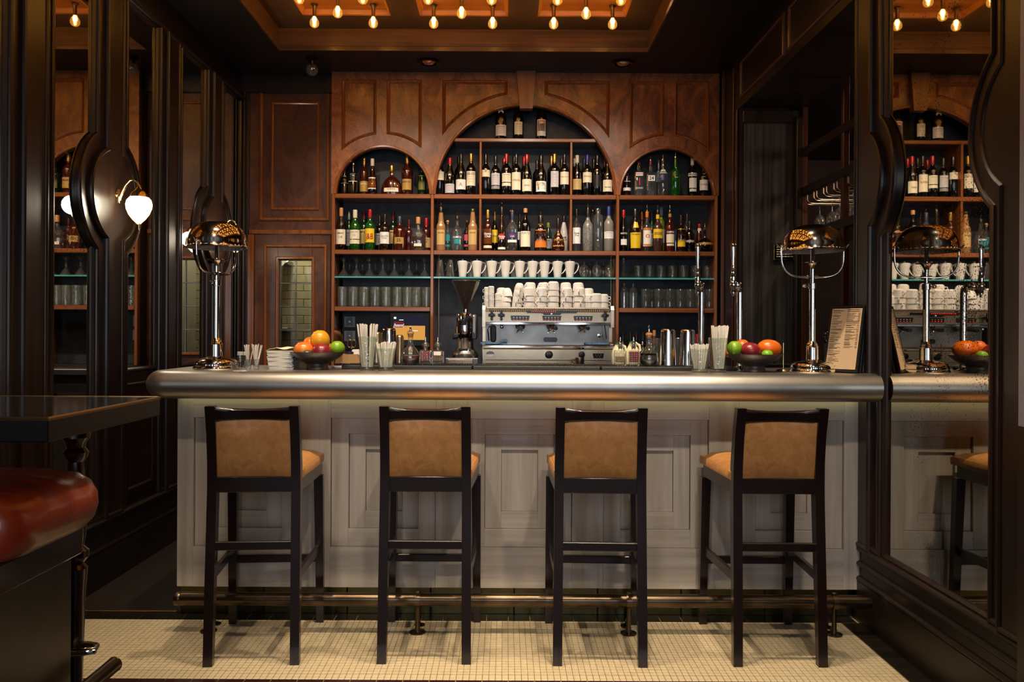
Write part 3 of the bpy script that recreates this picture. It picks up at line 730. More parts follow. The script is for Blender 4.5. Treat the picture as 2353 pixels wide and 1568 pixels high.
# shelves
def shelf(u0, u1, z, th=.036, nm='shelf'):
    MB().cbox(ux(u0), ux(u1), YC - .004, 6.55, z - th, z, .005).build(nm, 'shelf_wood', su, smooth=False)
    MB().box(ux(u0) + .006, ux(u1) - .006, YC + .012, 6.545, z, z + .003).build('shelf_mat', 'black_rubber', su, smooth=False)
for u0, u1 in ((769.5, 990), (997, 1416.5), (1423.5, 1642.5)): shelf(u0, u1, Z_B); shelf(u0, u1, Z_C)
cx, R = arches[1]; dxa = math.sqrt(R * R - (Z_A - .03 - Z_B) ** 2)
MB().cbox(cx - dxa + .01, cx + dxa - .01, YC + .006, 6.55, Z_A - .03, Z_A, .005).build('shelf', 'shelf_wood', su, smooth=False)
shelf(769.5, 990, Z_E); shelf(1423.5, 1642.5, Z_E)
for u0, u1 in ((769.5, 990), (997, 1416.5), (1423.5, 1642.5)):
    s_ = MB().box(ux(u0), ux(u1), YC + .02, 6.545, Z_D - .010, Z_D).build('glass_shelf', 'shelf_glass', su, smooth=False)
    MB().box(ux(u0), ux(u1), YC + .012, YC + .0195, Z_D - .011, Z_D + .001).build('glass_edge', 'shelf_glass_edge', s_, smooth=False)
MB().box(XLs, XRs, 6.55, 6.57, 1.064, ZTOP).build('back_panel', 'back_slate', su, smooth=False)
m = MB()
for u in (1004, 1414):
    x = ux(u); m.box(x - .003, x + .003, 6.53, 6.55, 1.1, Z_C - .04)
m.build('shelf_standard', 'brass_dark', su, smooth=False)
# back counter ----------------------------------------------------------
bc = thing('back_counter', 'dark back counter with steel drawers under the bottle shelves', 'counter', (0, 0, 0))
MB().cbox(ux(761), XR - .02, 5.66, 6.44, 1.02, 1.062, .004).build('worktop', 'steel_dull', bc, smooth=False)
MB().box(ux(765), XR - .05, 5.72, 6.42, .08, 1.02).build('carcass', 'black_matte', bc, smooth=False)
for i in range(5):
    x0 = ux(765) + .01 + i * .59
    d = MB().cbox(x0, x0 + .57, 5.70, 5.72, .80, .96, .003).build('drawer', 'steel_dull', bc, smooth=False)
    MB().lathe([(0, 0), (.014, .004), (.014, .016), (.008, .022)], 12, (x0 + .285, 5.68, .88), axis='Y').build('knob', 'dark_metal', d)
    MB().cbox(x0, x0 + .57, 5.70, 5.72, .12, .78, .003).build('door', 'steel_dull', bc, smooth=False)
# ================================================================ BAR COUNTER
YP = 3.755
bar = thing('bar_counter', 'long bar with zinc bullnose top and pale limed oak front panels', 'bar counter', (0, 0, 0))
# zinc nose swept along the front and round the end
cy, rr = 3.60, .063
zt = 1.16
prof = [(-.002, zt)] + [(rr * math.sin(PI * i / 12), zt - rr + rr * math.cos(PI * i / 12)) for i in range(0, 13)] + [(-.002, zt - 2 * rr)]
cpts = [(XR - .022, cy), (-1.50, cy)]
for i in range(1, 7): a = PI / 2 * i / 6; cpts.append((-1.50 - .055 * math.sin(a), cy + .055 - .055 * math.cos(a)))
cpts.append((-1.555, 4.2))
nose = MB().sweep(cpts[::-1], False, [(-a, b) for a, b in prof], lambda a, b, h: (a, b, h))
nose.build('zinc_nose', 'zinc', bar, ang=50)
MB().box(-1.552, XR - .022, cy - .001, 4.2, zt - .03, zt).build('zinc_top', 'zinc', bar, smooth=False)
MB().box(-1.50, XR - .024, cy, 4.15, zt - 2 * rr + .002, zt - .03).build('top_core', 'black_matte', bar, smooth=False)
px = lambda u: WX(u, YP, 1100)
XA, XB, ZB0, ZB1 = px(407), px(1985), .1445, zt - 2 * rr
cs = [px(u) for u in (565, 880, 1194, 1508, 1819)]
lv = [(.245, .331, .934), (.1635, .414, .859), (.0865, .4935, .784)]
y0, y1 = YP, YP + .054
xs = XA
w1 = lv[0][0]
for c in cs + [XB + w1]:
    MB().cbox(xs + .0006, c - w1 - .0006, y0, y1, ZB0, ZB1, .0012).build('front_stile', 'white_oak', bar, smooth=False); xs = c + w1
for c in cs:
    MB().box(c - w1, c + w1, y0, y1, ZB0, lv[0][1]).build('bottom_rail', 'white_oak_h', bar, smooth=False)
    MB().box(c - w1, c + w1, y0, y1, lv[0][2], ZB1).build('top_rail', 'white_oak_h', bar, smooth=False)
    par = bar
    for k in range(3):
        hw, a, b = lv[k]; yy = YP + .016 * (k + 1)
        if k < 2:
            hw2, a2, b2 = lv[k + 1]
            o = MB().cbox(c - hw + .002, c - hw2, yy, y1 + .01, a + .001, b - .002, .001).build('inset_stile', 'white_oak', bar if k == 0 else par, smooth=False)
            q_ = o if k == 0 else par
            MB().cbox(c + hw2, c + hw - .002, yy, y1 + .01, a + .001, b - .002, .001).build('inset_stile', 'white_oak', q_, smooth=False)
            MB().cbox(c - hw2, c + hw2, yy, y1 + .01, a + .001, a2, .001).build('inset_rail', 'white_oak_h', q_, smooth=False)
            MB().cbox(c - hw2, c + hw2, yy, y1 + .01, b2, b - .002, .001).build('inset_rail', 'white_oak_h', q_, smooth=False)
            if k == 0: par = o
        else: MB().box(c - hw + .0015, c + hw - .0015, yy, y1 + .01, a + .001, b - .0015).build('centre_panel', 'white_oak', par, smooth=False)
MB().box(XA, XB, YP + .062, YP + .07, ZB0, ZB1).build('backing_board', 'white_oak', bar, smooth=False)
MB().box(XA, XA + .03, YP + .071, 4.08, ZB0, ZB1).build('end_board', 'white_oak', bar, smooth=False)
MB().box(XA, XB, 4.08, 4.12, ZB0, ZB1).build('rear_board', 'black_matte', bar, smooth=False)
for i in range(8):
    a = WX(418, 3.81) + i * .395
    MB().cbox(a, min(a + .392, XB + .02), 3.81, 3.83, 0.004, ZB0, .002).build('kick_plate', 'brass_plinth', bar, smooth=False)
MB().box(XA + .02, XB, 3.83, 4.1, .0, ZB0).build('plinth_core', 'black_matte', bar, smooth=False)
MB().box(XA + .01, XB - .01, 3.722, 3.738, ZB1 - .008, ZB1 - .001).build('light_strip', 'led_strip', bar, smooth=False)
# foot rail --------------------------------------------------------------
fr = thing('foot_rail', 'bronze tube foot rail on posts along the base of the bar', 'foot rail', (0, 3.57, 0))
m = MB().tube([(WX(408, 3.57), 0, .150), (1.625, 0, .150)], .0285, 18); m.build('rail', 'pipe_metal', fr)
m = MB().lathe([(0, 0), (.030, 0), (.031, .004), (.031, .02), (.029, .024)], 18, (WX(407, 3.57), 0, .150), axis='X'); m.build('end_cap', 'pipe_metal', fr)
sp = MB().lathe([(0, .0045), (.036, .0045), (.036, .009), (.014, .014), (.011, .03), (.009, .11), (.012, .122), (0, .122)], 16)
sp.tube([(0, .0, .118), (0, .032, .06), (0, .07, .035), (0, .085, .012)], .006, 8).lathe([(0, .005), (.024, .005), (.024, .009), (0, .010)], 12, (0, .088, 0))
sp.lathe([(.030, -.012), (.0325, -.012), (.0325, .012), (.030, .012)], 18, (0, 0, .150), axis='X').cbox(-.010, .010, -.008, .008, .178, .190, .002)
spm = sp.mesh('support_post', 'pipe_metal')
for u in (483, 963, 1448, 1920): link('support_post', spm, fr, (WX(u, 3.57), 0, 0))
# ================================================================ STOOLS
def make_stool():
    t = thing('bar_stool', 'x', 'bar stool')
    wr, wf = .170, .1925      # rear / front half spacing (rear legs face the camera)
    lx = .0185
    # rear leg: near the camera, curved; local origin at footprint centre, rear at y=-.235
    def rl(s):
        path = [(0, -.235), (.25, -.222), (.50, -.205), (.70, -.193), (.80, -.196), (.92, -.215), (1.035, -.245)]
        vs, fs = [], []
        for z, y in path:
            x = s * (wr - .006 * (z / 1.0)); d = .024 if z < .85 else .021
            d = .016 + .008 * min(1, z / .6) if z < .6 else d
            for a, b in ((-1, -1), (1, -1), (1, 1), (-1, 1)): vs.append((x + a * lx, y + b * d, z))
        for i in range(len(path) - 1):
            for k in range(4): fs.append((i * 4 + k, i * 4 + (k + 1) % 4, i * 4 + 4 + (k + 1) % 4, i * 4 + 4 + k))
        n = len(path) * 4
        fs += [(0, 1, 2, 3), (n - 4, n - 3, n - 2, n - 1)]
        return MB().add(vs, fs)
    for s in (-1, 1): rl(s).build('leg', 'stool_wood', t, ang=25)
    for s in (-1, 1):
        vs = []
        for z, y, h in ((0, .235, .016), (.68, .205, .0205)):
            x = s * (wf + .004 - .008 * z)
            vs += [(x - h, y - h, z), (x + h, y - h, z), (x + h, y + h, z), (x - h, y + h, z)]
        MB().add(vs, [(0, 1, 2, 3), (4, 5, 6, 7)] + [(k, (k + 1) % 4, 4 + (k + 1) % 4, 4 + k) for k in range(4)]).build('leg', 'stool_wood', t, smooth=False)
    # aprons
    MB().cbox(-wr + .016, wr - .016, -.208, -.186, .683, .746, .003).build('rear_apron', 'stool_wood', t, smooth=False)
    MB().cbox(-wf, wf, .188, .212, .683, .740, .003).build('front_apron', 'stool_wood', t, smooth=False)
    for s in (-1, 1):
        MB().add([(s * (wr - .010), -.19, .683), (s * (wr + .010), -.19, .683), (s * (wf + .010), .20, .683), (s * (wf - .010), .20, .683),
                  (s * (wr - .010), -.19, .742), (s * (wr + .010), -.19, .742), (s * (wf + .010), .20, .742), (s * (wf - .010), .20, .742)],
                 [(0, 1, 2, 3), (4, 5, 6, 7), (0, 1, 5, 4), (1, 2, 6, 5), (2, 3, 7, 6), (3, 0, 4, 7)]).build('side_apron', 'stool_wood', t, smooth=False)
        MB().add([(s * (wr - .008), -.222, .325), (s * (wr + .008), -.222, .325), (s * (wf + .006), .228, .325), (s * (wf - .010), .228, .325),
                  (s * (wr - .008), -.222, .362), (s * (wr + .008), -.222, .362), (s * (wf + .006), .228, .362), (s * (wf - .010), .228, .362)],
                 [(0, 1, 2, 3), (4, 5, 6, 7), (0, 1, 5, 4), (1, 2, 6, 5), (2, 3, 7, 6), (3, 0, 4, 7)]).build('stretcher', 'stool_wood', t, smooth=False)
    MB().cbox(-wr + .012, wr - .012, -.218, -.199, .452, .487, .003).build('stretcher', 'stool_wood', t, smooth=False)
    MB().cbox(-wf + .012, wf - .012, .212, .232, .280, .314, .003).build('stretcher', 'stool_wood', t, smooth=False)
    # seat cushion: puffed
    def puff(x0, x1, y0, y1, z0, z1, edge, n=10, tap=0):
        vs, fs = [], []; G = []
        for k, (zz, up) in enumerate(((z1, 1), (z0, -1))):
            for i in range(n + 1):
                for j in range(n + 1):
                    s_, t_ = i / n * 2 - 1, j / n * 2 - 1
                    wx = 1 + tap * (t_ * .5 + .5)
                    x = (x0 + x1) / 2 + (x1 - x0) / 2 * s_ * wx; y = (y0 + y1) / 2 + (y1 - y0) / 2 * t_
                    e = max(abs(s_) ** 5, abs(t_) ** 5); h = (z1 - z0) * .50 * e - .006 * (1 - s_ * s_) * (1 - t_ * t_)
                    vs.append((x, y, zz - h if up > 0 else zz))
        M = (n + 1) ** 2; I = lambda k, i, j: k * M + i * (n + 1) + j
        for k in (0, 1):
            for i in range(n):
                for j in range(n): fs.append((I(k, i, j), I(k, i + 1, j), I(k, i + 1, j + 1), I(k, i, j + 1)))
        for i in range(n):
            fs += [(I(0, i, 0), I(0, i + 1, 0), I(1, i + 1, 0), I(1, i, 0)), (I(0, i, n), I(0, i + 1, n), I(1, i + 1, n), I(1, i, n)),
                   (I(0, 0, i), I(0, 0, i + 1), I(1, 0, i + 1), I(1, 0, i)), (I(0, n, i), I(0, n, i + 1), I(1, n, i + 1), I(1, n, i))]
        return vs, fs
    v, f = puff(-.185, .185, -.185, .247, .736, .802, .02, tap=.12)
    seat = MB().add(v, f).build('seat', 'tan_leather', t, ang=60)
    pth = [(-.178, -.16), (.178, -.16), (.203, .232), (-.203, .232)]
    MB().sweep(pth, True, HR(.003, .004), lambda a, b, h: (a, b, .770 + h)).build('seam', 'tan_leather', seat)
    # back pad (curved in plan: hollow away from the camera) and top rail
    def curved(x0, x1, z0, z1, ylo, yhi, th, sag, n=12, m_=6, topsag=0, round_=True):
        vs, fs = [], []
        for k in (0, 1):
            for i in range(n + 1):
                for j in range(m_ + 1):
                    s_ = i / n * 2 - 1; q_ = j / m_
                    x = x0 + (x1 - x0) * i / n; yb = ylo + (yhi - ylo) * q_ + sag * (1 - s_ * s_)
                    z = z0 + (z1 - z0) * q_ - topsag * (1 - s_ * s_) * (q_ if j == m_ else (q_ ** 3))
                    e = max(abs(s_) ** 8, abs(2 * q_ - 1) ** 8) if round_ else 0
                    y = yb + (-th / 2 + e * th * .35 if k == 0 else th / 2 - e * th * .35)
                    vs.append((x, y, z))
        M = (n + 1) * (m_ + 1); I = lambda k, i, j: k * M + i * (m_ + 1) + j
        for k in (0, 1):
            for i in range(n):
                for j in range(m_): fs.append((I(k, i, j), I(k, i + 1, j), I(k, i + 1, j + 1), I(k, i, j + 1)))
        for i in range(n): fs += [(I(0, i, 0), I(0, i + 1, 0), I(1, i + 1, 0), I(1, i, 0)), (I(0, i, m_), I(0, i + 1, m_), I(1, i + 1, m_), I(1, i, m_))]
        for j in range(m_): fs += [(I(0, 0, j), I(0, 0, j + 1), I(1, 0, j + 1), I(1, 0, j)), (I(0, n, j), I(0, n, j + 1), I(1, n, j + 1), I(1, n, j))]
        return MB().add(vs, fs)
    curved(-wr + .016, wr - .016, .744, .985, -.199, -.232, .032, .014, topsag=.006).build('back_pad', 'tan_leather', t, ang=60)
    curved(-wr + .018, wr - .018, .972, 1.032, -.232, -.247, .030, .022, topsag=.010).build('top_rail', 'stool_wood', t, ang=60)
    return t
st = make_stool()
spots = [(-1.020, 3.452, math.radians(4.0), 'dark wood and tan leather bar stool, turned towards the panels nearest the high table'),
         (-.318, 3.478, math.radians(0), 'dark wood bar stool with tan leather, in front of the straw glasses and decanter'),
         (.396, 3.462, math.radians(-2.0), 'dark wood bar stool with tan leather, in front of the steel cocktail shakers'),
         (1.110, 3.468, math.radians(0), 'bar stool with mottled golden tan leather back, nearest the big wall mirror')]
for i, (x, y, rz, lab) in enumerate(spots):
    o = st if i == 0 else dup(st, (0, 0, 0))
    o.location = (x, y, .0045); o.rotation_euler.z = rz; o['label'] = lab; o['group'] = 'bar stools along the bar'
# ================================================================ BOTTLES
SH = {
 'bord': [(.92, 0), (1, .015), (1, .60), (.93, .655), (.72, .70), (.47, .735), (.38, .77), (.36, .80)],
 'burg': [(.92, 0), (1, .015), (1, .46), (.90, .56), (.68, .65), (.48, .735), (.38, .79), (.36, .81)],
 'spirit': [(.92, 0), (1, .015), (1, .56), (.96, .61), (.80, .66), (.52, .71), (.38, .76), (.34, .80)],
 'round': [(.90, 0), (1, .02), (1, .56), (.90, .64), (.60, .70), (.42, .74), (.38, .80)],
 'cone': [(.90, 0), (1, .015), (1, .45), (.82, .60), (.60, .72), (.44, .80), (.38, .83)],
 'tear': [(.80, 0), (.96, .03), (1, .2), (.96, .36), (.78, .50), (.52, .62), (.38, .72), (.34, .80)],
 'slim': [(.92, 0), (1, .015), (1, .66), (.9, .70), (.6, .735), (.5, .78), (.48, .82)],
 'tall': [(.94, 0), (1, .01), (1, .80), (.92, .84), (.55, .86), (.5, .88)],
 'pot': [(.80, 0), (1, .06), (.98, .2), (.86, .36), (.60, .50), (.36, .58), (.26, .66), (.26, .76)],
 'flask': [(.86, 0), (1, .03), (1, .38), (.92, .48), (.68, .56), (.36, .61), (.26, .65), (.25, .80)],
 'dome': [(.94, 0), (1, .04), (.98, .2), (.88, .36), (.66, .50), (.36, .60), (.19, .64), (.17, .80)],
 'ball': [(.40, 0), (.75, .07), (.98, .22), (1, .32), (.90, .46), (.60, .57), (.28, .63), (.20, .70), (.18, .80)],
 'square': [(.94, 0), (1, .01), (1, .60), (.96, .64), (.60, .68), (.34, .70), (.32, .80)],
 'gozio': [(.95, 0), (1, .015), (1, .56), (.96, .60), (.66, .665), (.62, .68), (.60, .72), (.50, .84), (.42, .93)],
 'monk': [(.80, 0), (.92, .02), (.88, .34), (1, .42), (.96, .52), (.62, .66), (.46, .74), (.42, .80)],
}
random.seed(11)
def mixpt(prof, z):
    for (r0, z0), (r1, z1) in zip(prof, prof[1:]):
        if z0 <= z <= z1: return r0 + (r1 - r0) * (z - z0) / max(1e-6, z1 - z0)
    return prof[-1][0]
def bottle(u, vtop, wpx, shape, gl, cap, labels, texts, zb, vb, lab, group, Y=6.40, pour=0, dep=1.0, liquid=None, capl=None, n=20, flat=1.0, name='bottle'):
    """u, vtop, wpx: place and size read off the photograph; labels: (v0, v1, material, half angle); texts: (string, v, px, material)"""
    k = Y / F
    x = WX(u, Y, vb); r = wpx * k / 2
    ztop = WZ(vtop, Y, u); h = ztop - zb
    if pour: h -= pour * k
    t = thing(name, lab, 'bottle', (x, Y, zb + .003), group=group)
    P_ = [(a * r, b * h) for a, b in SH[shape]]
    nr = P_[-1][0]; cl = (h - P_[-1][1]) if capl is None else capl * k
    neck_top = h - (cl if cap else 0)
    sq = 4 if shape == 'square' else n
    body = [(0, .0)] + P_ + [(nr, max(P_[-1][1] + .001, h * .97)), (nr * .8, h * .975)]
    def lat(m_, pr, rot=0):
        st_ = len(m_.v)
        if shape == 'square':
            pts = []
            for a in range(4):
                for q in (-.86, -.5, .5, .86):
                    an = a * PI / 2; px_, py_ = (1, q * 1.0) if abs(q) < .6 else (1, q)
                    ex = .93 if abs(q) > .6 else 1
                    pts.append((ex * math.cos(an) - q * math.sin(an), ex * math.sin(an) + q * math.cos(an)))
            vs, fs = [], []; K_ = len(pts)
            for rr_, z in pr:
                f_ = .86 if rr_ > nr * 1.4 else .80
                for a, b in pts: vs.append((a * rr_, b * rr_, z))
            for i in range(len(pr) - 1):
                for j in range(K_): fs.append((i * K_ + j, i * K_ + (j + 1) % K_, (i + 1) * K_ + (j + 1) % K_, (i + 1) * K_ + j))
            fs.append(tuple(range(K_))); m_.add(vs, fs)
        else: m_.lathe(pr, n, sy=flat)
        return m_
    if shape != 'square': lat(MB(), body).build('glass_body', gl, t)
    else: lat(MB(), body[1:]).build('glass_body', gl, t, ang=30)
    if liquid:
        lm, lf = liquid; pr = [(0, .006)] + [(a * r * .93, b * h + .006) for a, b in SH[shape] if b < lf] + [(mixpt(SH[shape], lf) * r * .93, lf * h), (0, lf * h)]
        if shape == 'square': pr = pr[1:-1]
        lat(MB(), pr).build('liquid', lm, t)
    if cap:
        m = MB()
        if cap[0] == '@': m.sphere((0, 0, h - r * .48), r * .50, 14, 10).lathe([(nr * .9, h - r * 1.2), (nr * .9, h - r * .8)], 12); m.build('stopper', cap[1:], t)
        else:
            wide = 1.12
            m.lathe([(nr * wide, h - cl), (nr * wide, h - .004), (nr * wide * .9, h), (0, h)], 16); m.build('cap', cap, t)
    if pour:
        m = MB().lathe([(nr * 1.05, h), (nr * 1.0, h + .012), (nr * .5, h + .016), (.0028, h + .02), (.0022, h + pour * k), (0, h + pour * k)], 10)
        m.build('pourer', 'chrome_warm', t)
    for li, L in enumerate(labels):
        v0, v1, mt = L[:3]; ha = L[3] if len(L) > 3 else 1.15
        z1, z0 = WZ(v0, Y - r, u) - zb - .003, WZ(v1, Y - r, u) - zb - .003
        z0 = max(z0, .002)
        m = MB(); ns_ = 10; vs, fs = [], []
        for i in range(ns_ + 1):
            a = -ha + 2 * ha * i / ns_
            for z in (z0, z1):
                rr_ = mixpt(SH[shape], min(.79, z / h)) * r
                if shape == 'square': vs.append((math.sin(a) * r * .72, -r - .0008, z))
                else: vs.append((math.sin(a) * (rr_ + .0006), -math.cos(a) * (rr_ + .0006) * flat - (.0005 if flat < 1 else 0), z))
        for i in range(ns_): fs.append((2 * i, 2 * i + 2, 2 * i + 3, 2 * i + 1))
        o = m.add(vs, fs).build('label', mt, t, recalc=False)
        if z1 - z0 > .035 and not texts and mt in ('p_cream', 'p_white', 'p_lilac', 'p_tan', 'p_grey'):
            m = MB()
            for q in range(4):
                zz = z0 + (z1 - z0) * (.78 - q * .17); hw = ha * random.uniform(.3, .62); vs = []
                for a in (-hw, -hw / 3, hw / 3, hw):
                    for dz in (0, .0016 if q else .004):
                        rr_ = mixpt(SH[shape], min(.79, (zz) / h)) * r
                        vs.append((math.sin(a) * (rr_ + .0012), -math.cos(a) * (rr_ + .0012) * flat - .0006, zz + dz))
                m.add(vs, [(0, 2, 3, 1), (2, 4, 5, 3), (4, 6, 7, 5)])
            m.build('print_line', 'p_grey' if mt != 'p_grey' else 'p_black', o, recalc=False)
    if texts:
        for st_, v, px_, mt in texts:
            z = WZ(v, Y - r, u) - zb - .003; rr_ = mixpt(SH[shape], min(.79, z / h)) * r
            m = MB()
            if shape == 'square': f3 = lambda a, b: (a, -r - .0016, z + b)
            else: f3 = lambda a, b: (math.sin(a / rr_) * (rr_ + .0016), -math.cos(a / rr_) * (rr_ + .0016) * flat - (.0008 if flat < 1 else 0), z + b)
            text_flat(m, st_, px_ * k * 1.35, f3, bold=.015, maxw=rr_ * 1.75)
            m.build('lettering', mt, t, smooth=False, recalc=False)
    return t
C, WH, GR = 'p_cream', 'p_white', 'p_grey'
# ---- row C, small bay by the panelled door
G = 'spirits in the bay under the small arch by the panelled door'
rows = [
 (783.7, 478.6, 23, 'spirit', 'g_clearamber', 'p_cork', [(527, 561, C)], [('OBAN', 536, 4, 'p_brown'), ('14', 545, 7, 'p_grey')], 'clear whisky bottle with big cream label reading OBAN 14, orange cork top', 6.36, dict(liquid=('g_cognac', .5))),
 (801.8, 487.9, 17, 'spirit', 'g_green', 'capsule_grey', [(528, 565, GR)], [], 'dark bottle with grey capsule half hidden beside the OBAN whisky', 6.44, {}),
 (815.7, 483.5, 24, 'round', 'g_jgreen', 'capsule_cream', [(528, 549, C), (551, 560, C)], [('GLENLIVET', 533, 3.4, 'p_grey'), ('12', 540.5, 5, 'p_grey')], 'green whisky bottle with two-part cream label reading GLENLIVET 12', 6.36, {}),
 (836, 486, 21, 'spirit', 'g_green', 'capsule_maroon', [(527, 560, 'p_tan')], [('JAMESON', 533, 3.5, 'p_black')], 'dark green bottle with maroon capsule and tan label behind the yellow J&B', 6.46, {}),
 (850, 483, 22.5, 'spirit', 'g_jgreen', 'capsule_red', [(525, 557, 'p_yellow')], [('J&B', 544, 14, 'p_red')], 'green bottle with bright yellow label and red J&B letters', 6.36, {}),
 (872, 497, 20, 'spirit', 'g_black', 'capsule_dark', [(536, 563, GR)], [], 'dark bottle with grey label standing just beside the yellow J&B', 6.46, {}),
 (884, 494, 23, 'spirit', 'g_brown', 'capsule_dark', [(533, 560, WH)], [('Canadian', 542, 4.5, 'p_grey'), ('Club', 547, 4.5, 'p_grey')], 'dark bottle with square white label reading Canadian Club', 6.36, {}),
 (903, 488, 20, 'spirit', 'g_green', 'capsule_maroon', [(529, 560, 'p_tan')], [('JAMESON', 534, 3.5, 'p_black')], 'maroon-capped bottle with tan label behind the blue-capped amber one', 6.46, {}),
 (918, 499, 29, 'round', 'g_cognac', 'p_navy', [(545, 560, 'p_gold', .8)], [('25', 552, 7, 'p_navy')], 'round-shouldered amber whisky bottle with dark blue cap', 6.37, {}),
 (939.6, 507, 17, 'spirit', 'g_cognac', 'capsule_maroon', [], [], 'small slim amber bottle with maroon capsule and no label', 6.40, {}),
 (960.6, 500, 36, 'flask', 'g_clear', 'p_cork', [(558.5, 565, C, .5)], [], 'wide clear flask bottle part filled with amber whiskey, small cream label', 6.37, dict(liquid=('g_cognac', .42), flat=.5)),
 (979.5, 502.5, 22, 'spirit', 'g_cognac', 'capsule_red', [(546, 569, 'p_tan')], [("ker's", 551, 4, 'p_black'), ('ark', 556, 4, 'p_black')], 'amber bottle with long red wax neck beside the upright', 6.42, dict(capl=24)),
]
def put(rows, zb, vb, G):
    for r_ in rows:
        u, vt, wp, sh, gl, cp_, L, T_, lab, Y, kw = r_
        kw = dict(kw); bottle(u, vt, wp, sh, gl, cp_, L, T_, zb, vb, lab, G, Y=Y, **kw)
put(rows, Z_C, 574, G)
G2 = 'spirits in the middle bays above the mugs'
put([
 (1013, 468, 21.5, 'gozio', 'g_wood', 'capsule_dark', [(528, 562, 'p_tan', .95)], [('AGAVE', 535, 3, 'p_black')], 'brown earthenware-look bottle with metal pourer and tall oval tan label', 6.36, dict(pour=13, capl=9)),
 (1028.5, 507, 15, 'spirit', 'g_clear', '@p_cork', [(539, 554, 'p_teal', .9), (562, 567, 'p_teal', .9)], [], 'small clear bottle with round cork ball and teal label', 6.42, {}),
 (1050.6, 488, 24, 'spirit', 'g_clear', 'capsule_dark', [(549, 560, 'p_teal', .6)], [('OLMECA', 545, 4.5, 'p_white')], 'clear bottle with pourer and teal label beneath white letters', 6.36, dict(pour=13, capl=6)),
 (1072.6, 507, 15, 'spirit', 'g_clearamber', '@p_brown', [(539, 553, 'p_pink', .9), (562, 567, 'p_pink', .9)], [], 'small bottle with round dark cork ball and red-pink label', 6.42, {}),
 (1086, 481.5, 22, 'gozio', 'g_wood', 'g_olive', [(528, 562, 'p_tan', .95)], [('AGAVE', 535, 3, 'p_black')], 'brown earthenware-look bottle without pourer, tall oval tan label', 6.36, {}),
 (1120.5, 484, 20.5, 'spirit', 'g_cognac', 'capsule_gold', [(526, 560, 'g_copper'), (564, 570, C)], [('Havana', 537, 5.5, WH), ('Club', 543, 5.5, WH)], 'amber rum bottle with gold cap, copper label reading Havana Club', 6.36, {}),
 (1136.6, 488.6, 14, 'spirit', 'g_clearamber', 'capsule_gold', [(528, 558, 'p_yellow')], [('Havana', 538, 4, WH), ('Club', 543, 4, 'p_maroon')], 'rum bottle with gold cap and yellow label between two darker rums', 6.45, {}),
 (1152.7, 467, 19, 'cone', 'g_brown', 'capsule_dark', [(537, 550, 'p_red', .7), (568, 573, WH)], [('Havana', 543, 5, WH), ('Club', 547, 4.5, WH), ('7', 555.5, 4, WH)], 'tall dark cone-shouldered rum bottle with pourer and red emblem', 6.36, dict(pour=13)),
 (1172, 483, 8, 'slim', 'g_red', None, [], [], 'thin reddish bottle neck peeping out behind the silvery rum', 6.47, dict(pour=9)),
 (1176.7, 475, 26, 'spirit', 'g_clearblue', 'p_navy', [(534, 547, 'p_blue'), (551, 557, WH, .9)], [('Havana', 539.5, 5, 'p_red'), ('Club', 543, 4, WH)], 'clear rum bottle with blue label band, dark neck foil and pourer', 6.36, dict(pour=13, liquid=('g_brown', .35))),
 (1194, 490, 13, 'bord', 'g_black', 'capsule_dark', [(533, 551, WH)], [], 'slim black bottle half hidden behind the port', 6.45, {}),
 (1207, 480, 24, 'spirit', 'g_black', 'p_cork', [(531, 567, C)], [('PORTO', 536, 5, 'p_grey')], 'black port bottle with cork stopper and big cream PORTO label', 6.36, dict(capl=10)),
 (1242, 487, 28, 'round', 'g_brown', 'capsule_dark', [(508, 515, 'p_yellow', 1.3), (527, 568, 'p_orange')], [("MYERS'S", 536, 5, 'p_maroon'), ('RUM', 541, 4, 'p_brown')], 'broad dark rum bottle with orange and yellow label and yellow collar', 6.36, dict(pour=13, flat=.6)),
 (1259.5, 513, 19, 'cone', 'g_green', 'p_olive', [(549, 571, GR)], [], 'dark green bottle with grey label in the shade behind the squat rum', 6.47, {}),
 (1282.6, 493, 30, 'pot', 'g_cognac', 'capsule_dark', [(549, 566, 'p_gold', 1.0), (535, 540, 'p_gold', .35)], [], 'squat bell-shaped amber rum bottle with gold label and pourer', 6.36, dict(pour=13)),
 (1295.5, 498, 19, 'cone', 'g_white', 'capsule_dark', [], [('JAM', 546, 4, 'p_black'), ('AICA', 551, 4, 'p_black')], 'white opaque bottle with black cap beside the upright', 6.45, {}),
 (1324.5, 482, 19, 'spirit', 'g_clear', 'capsule_dark', [(523, 560, WH)], [('Ketel', 536, 4, 'p_black'), ('One', 541, 4, 'p_black')], 'clear vodka bottle with white label and black cap beside the upright', 6.37, {}),
 (1350.5, 468, 24, 'spirit', mat('g_etched', 'a8a49c', .2, coat=1, noise=('2a2624', 120, 2)), 'capsule_dark', [], [], 'vodka bottle etched with a white thicket pattern, with pourer', 6.36, dict(pour=13)),
 (1361.5, 475, 14, 'slim', 'g_clear', None, [], [], 'thin clear bottle with pourer behind the etched vodka', 6.47, dict(pour=12)),
 (1374, 480, 22, 'tall', 'g_clearblue', 'g_clear', [], [], 'tall clear square-shouldered vodka bottle with thick glass stopper', 6.36, dict(capl=18)),
 (1398.5, 476, 22.5, 'bord', 'g_frost', 'p_blue', [(532, 548, 'p_white', 1.2)], [], 'frosted grey vodka bottle with blue cap', 6.36, {}),
], Z_C, 576, G2)
G3 = 'liqueurs in the bay under the small arch by the beer taps'
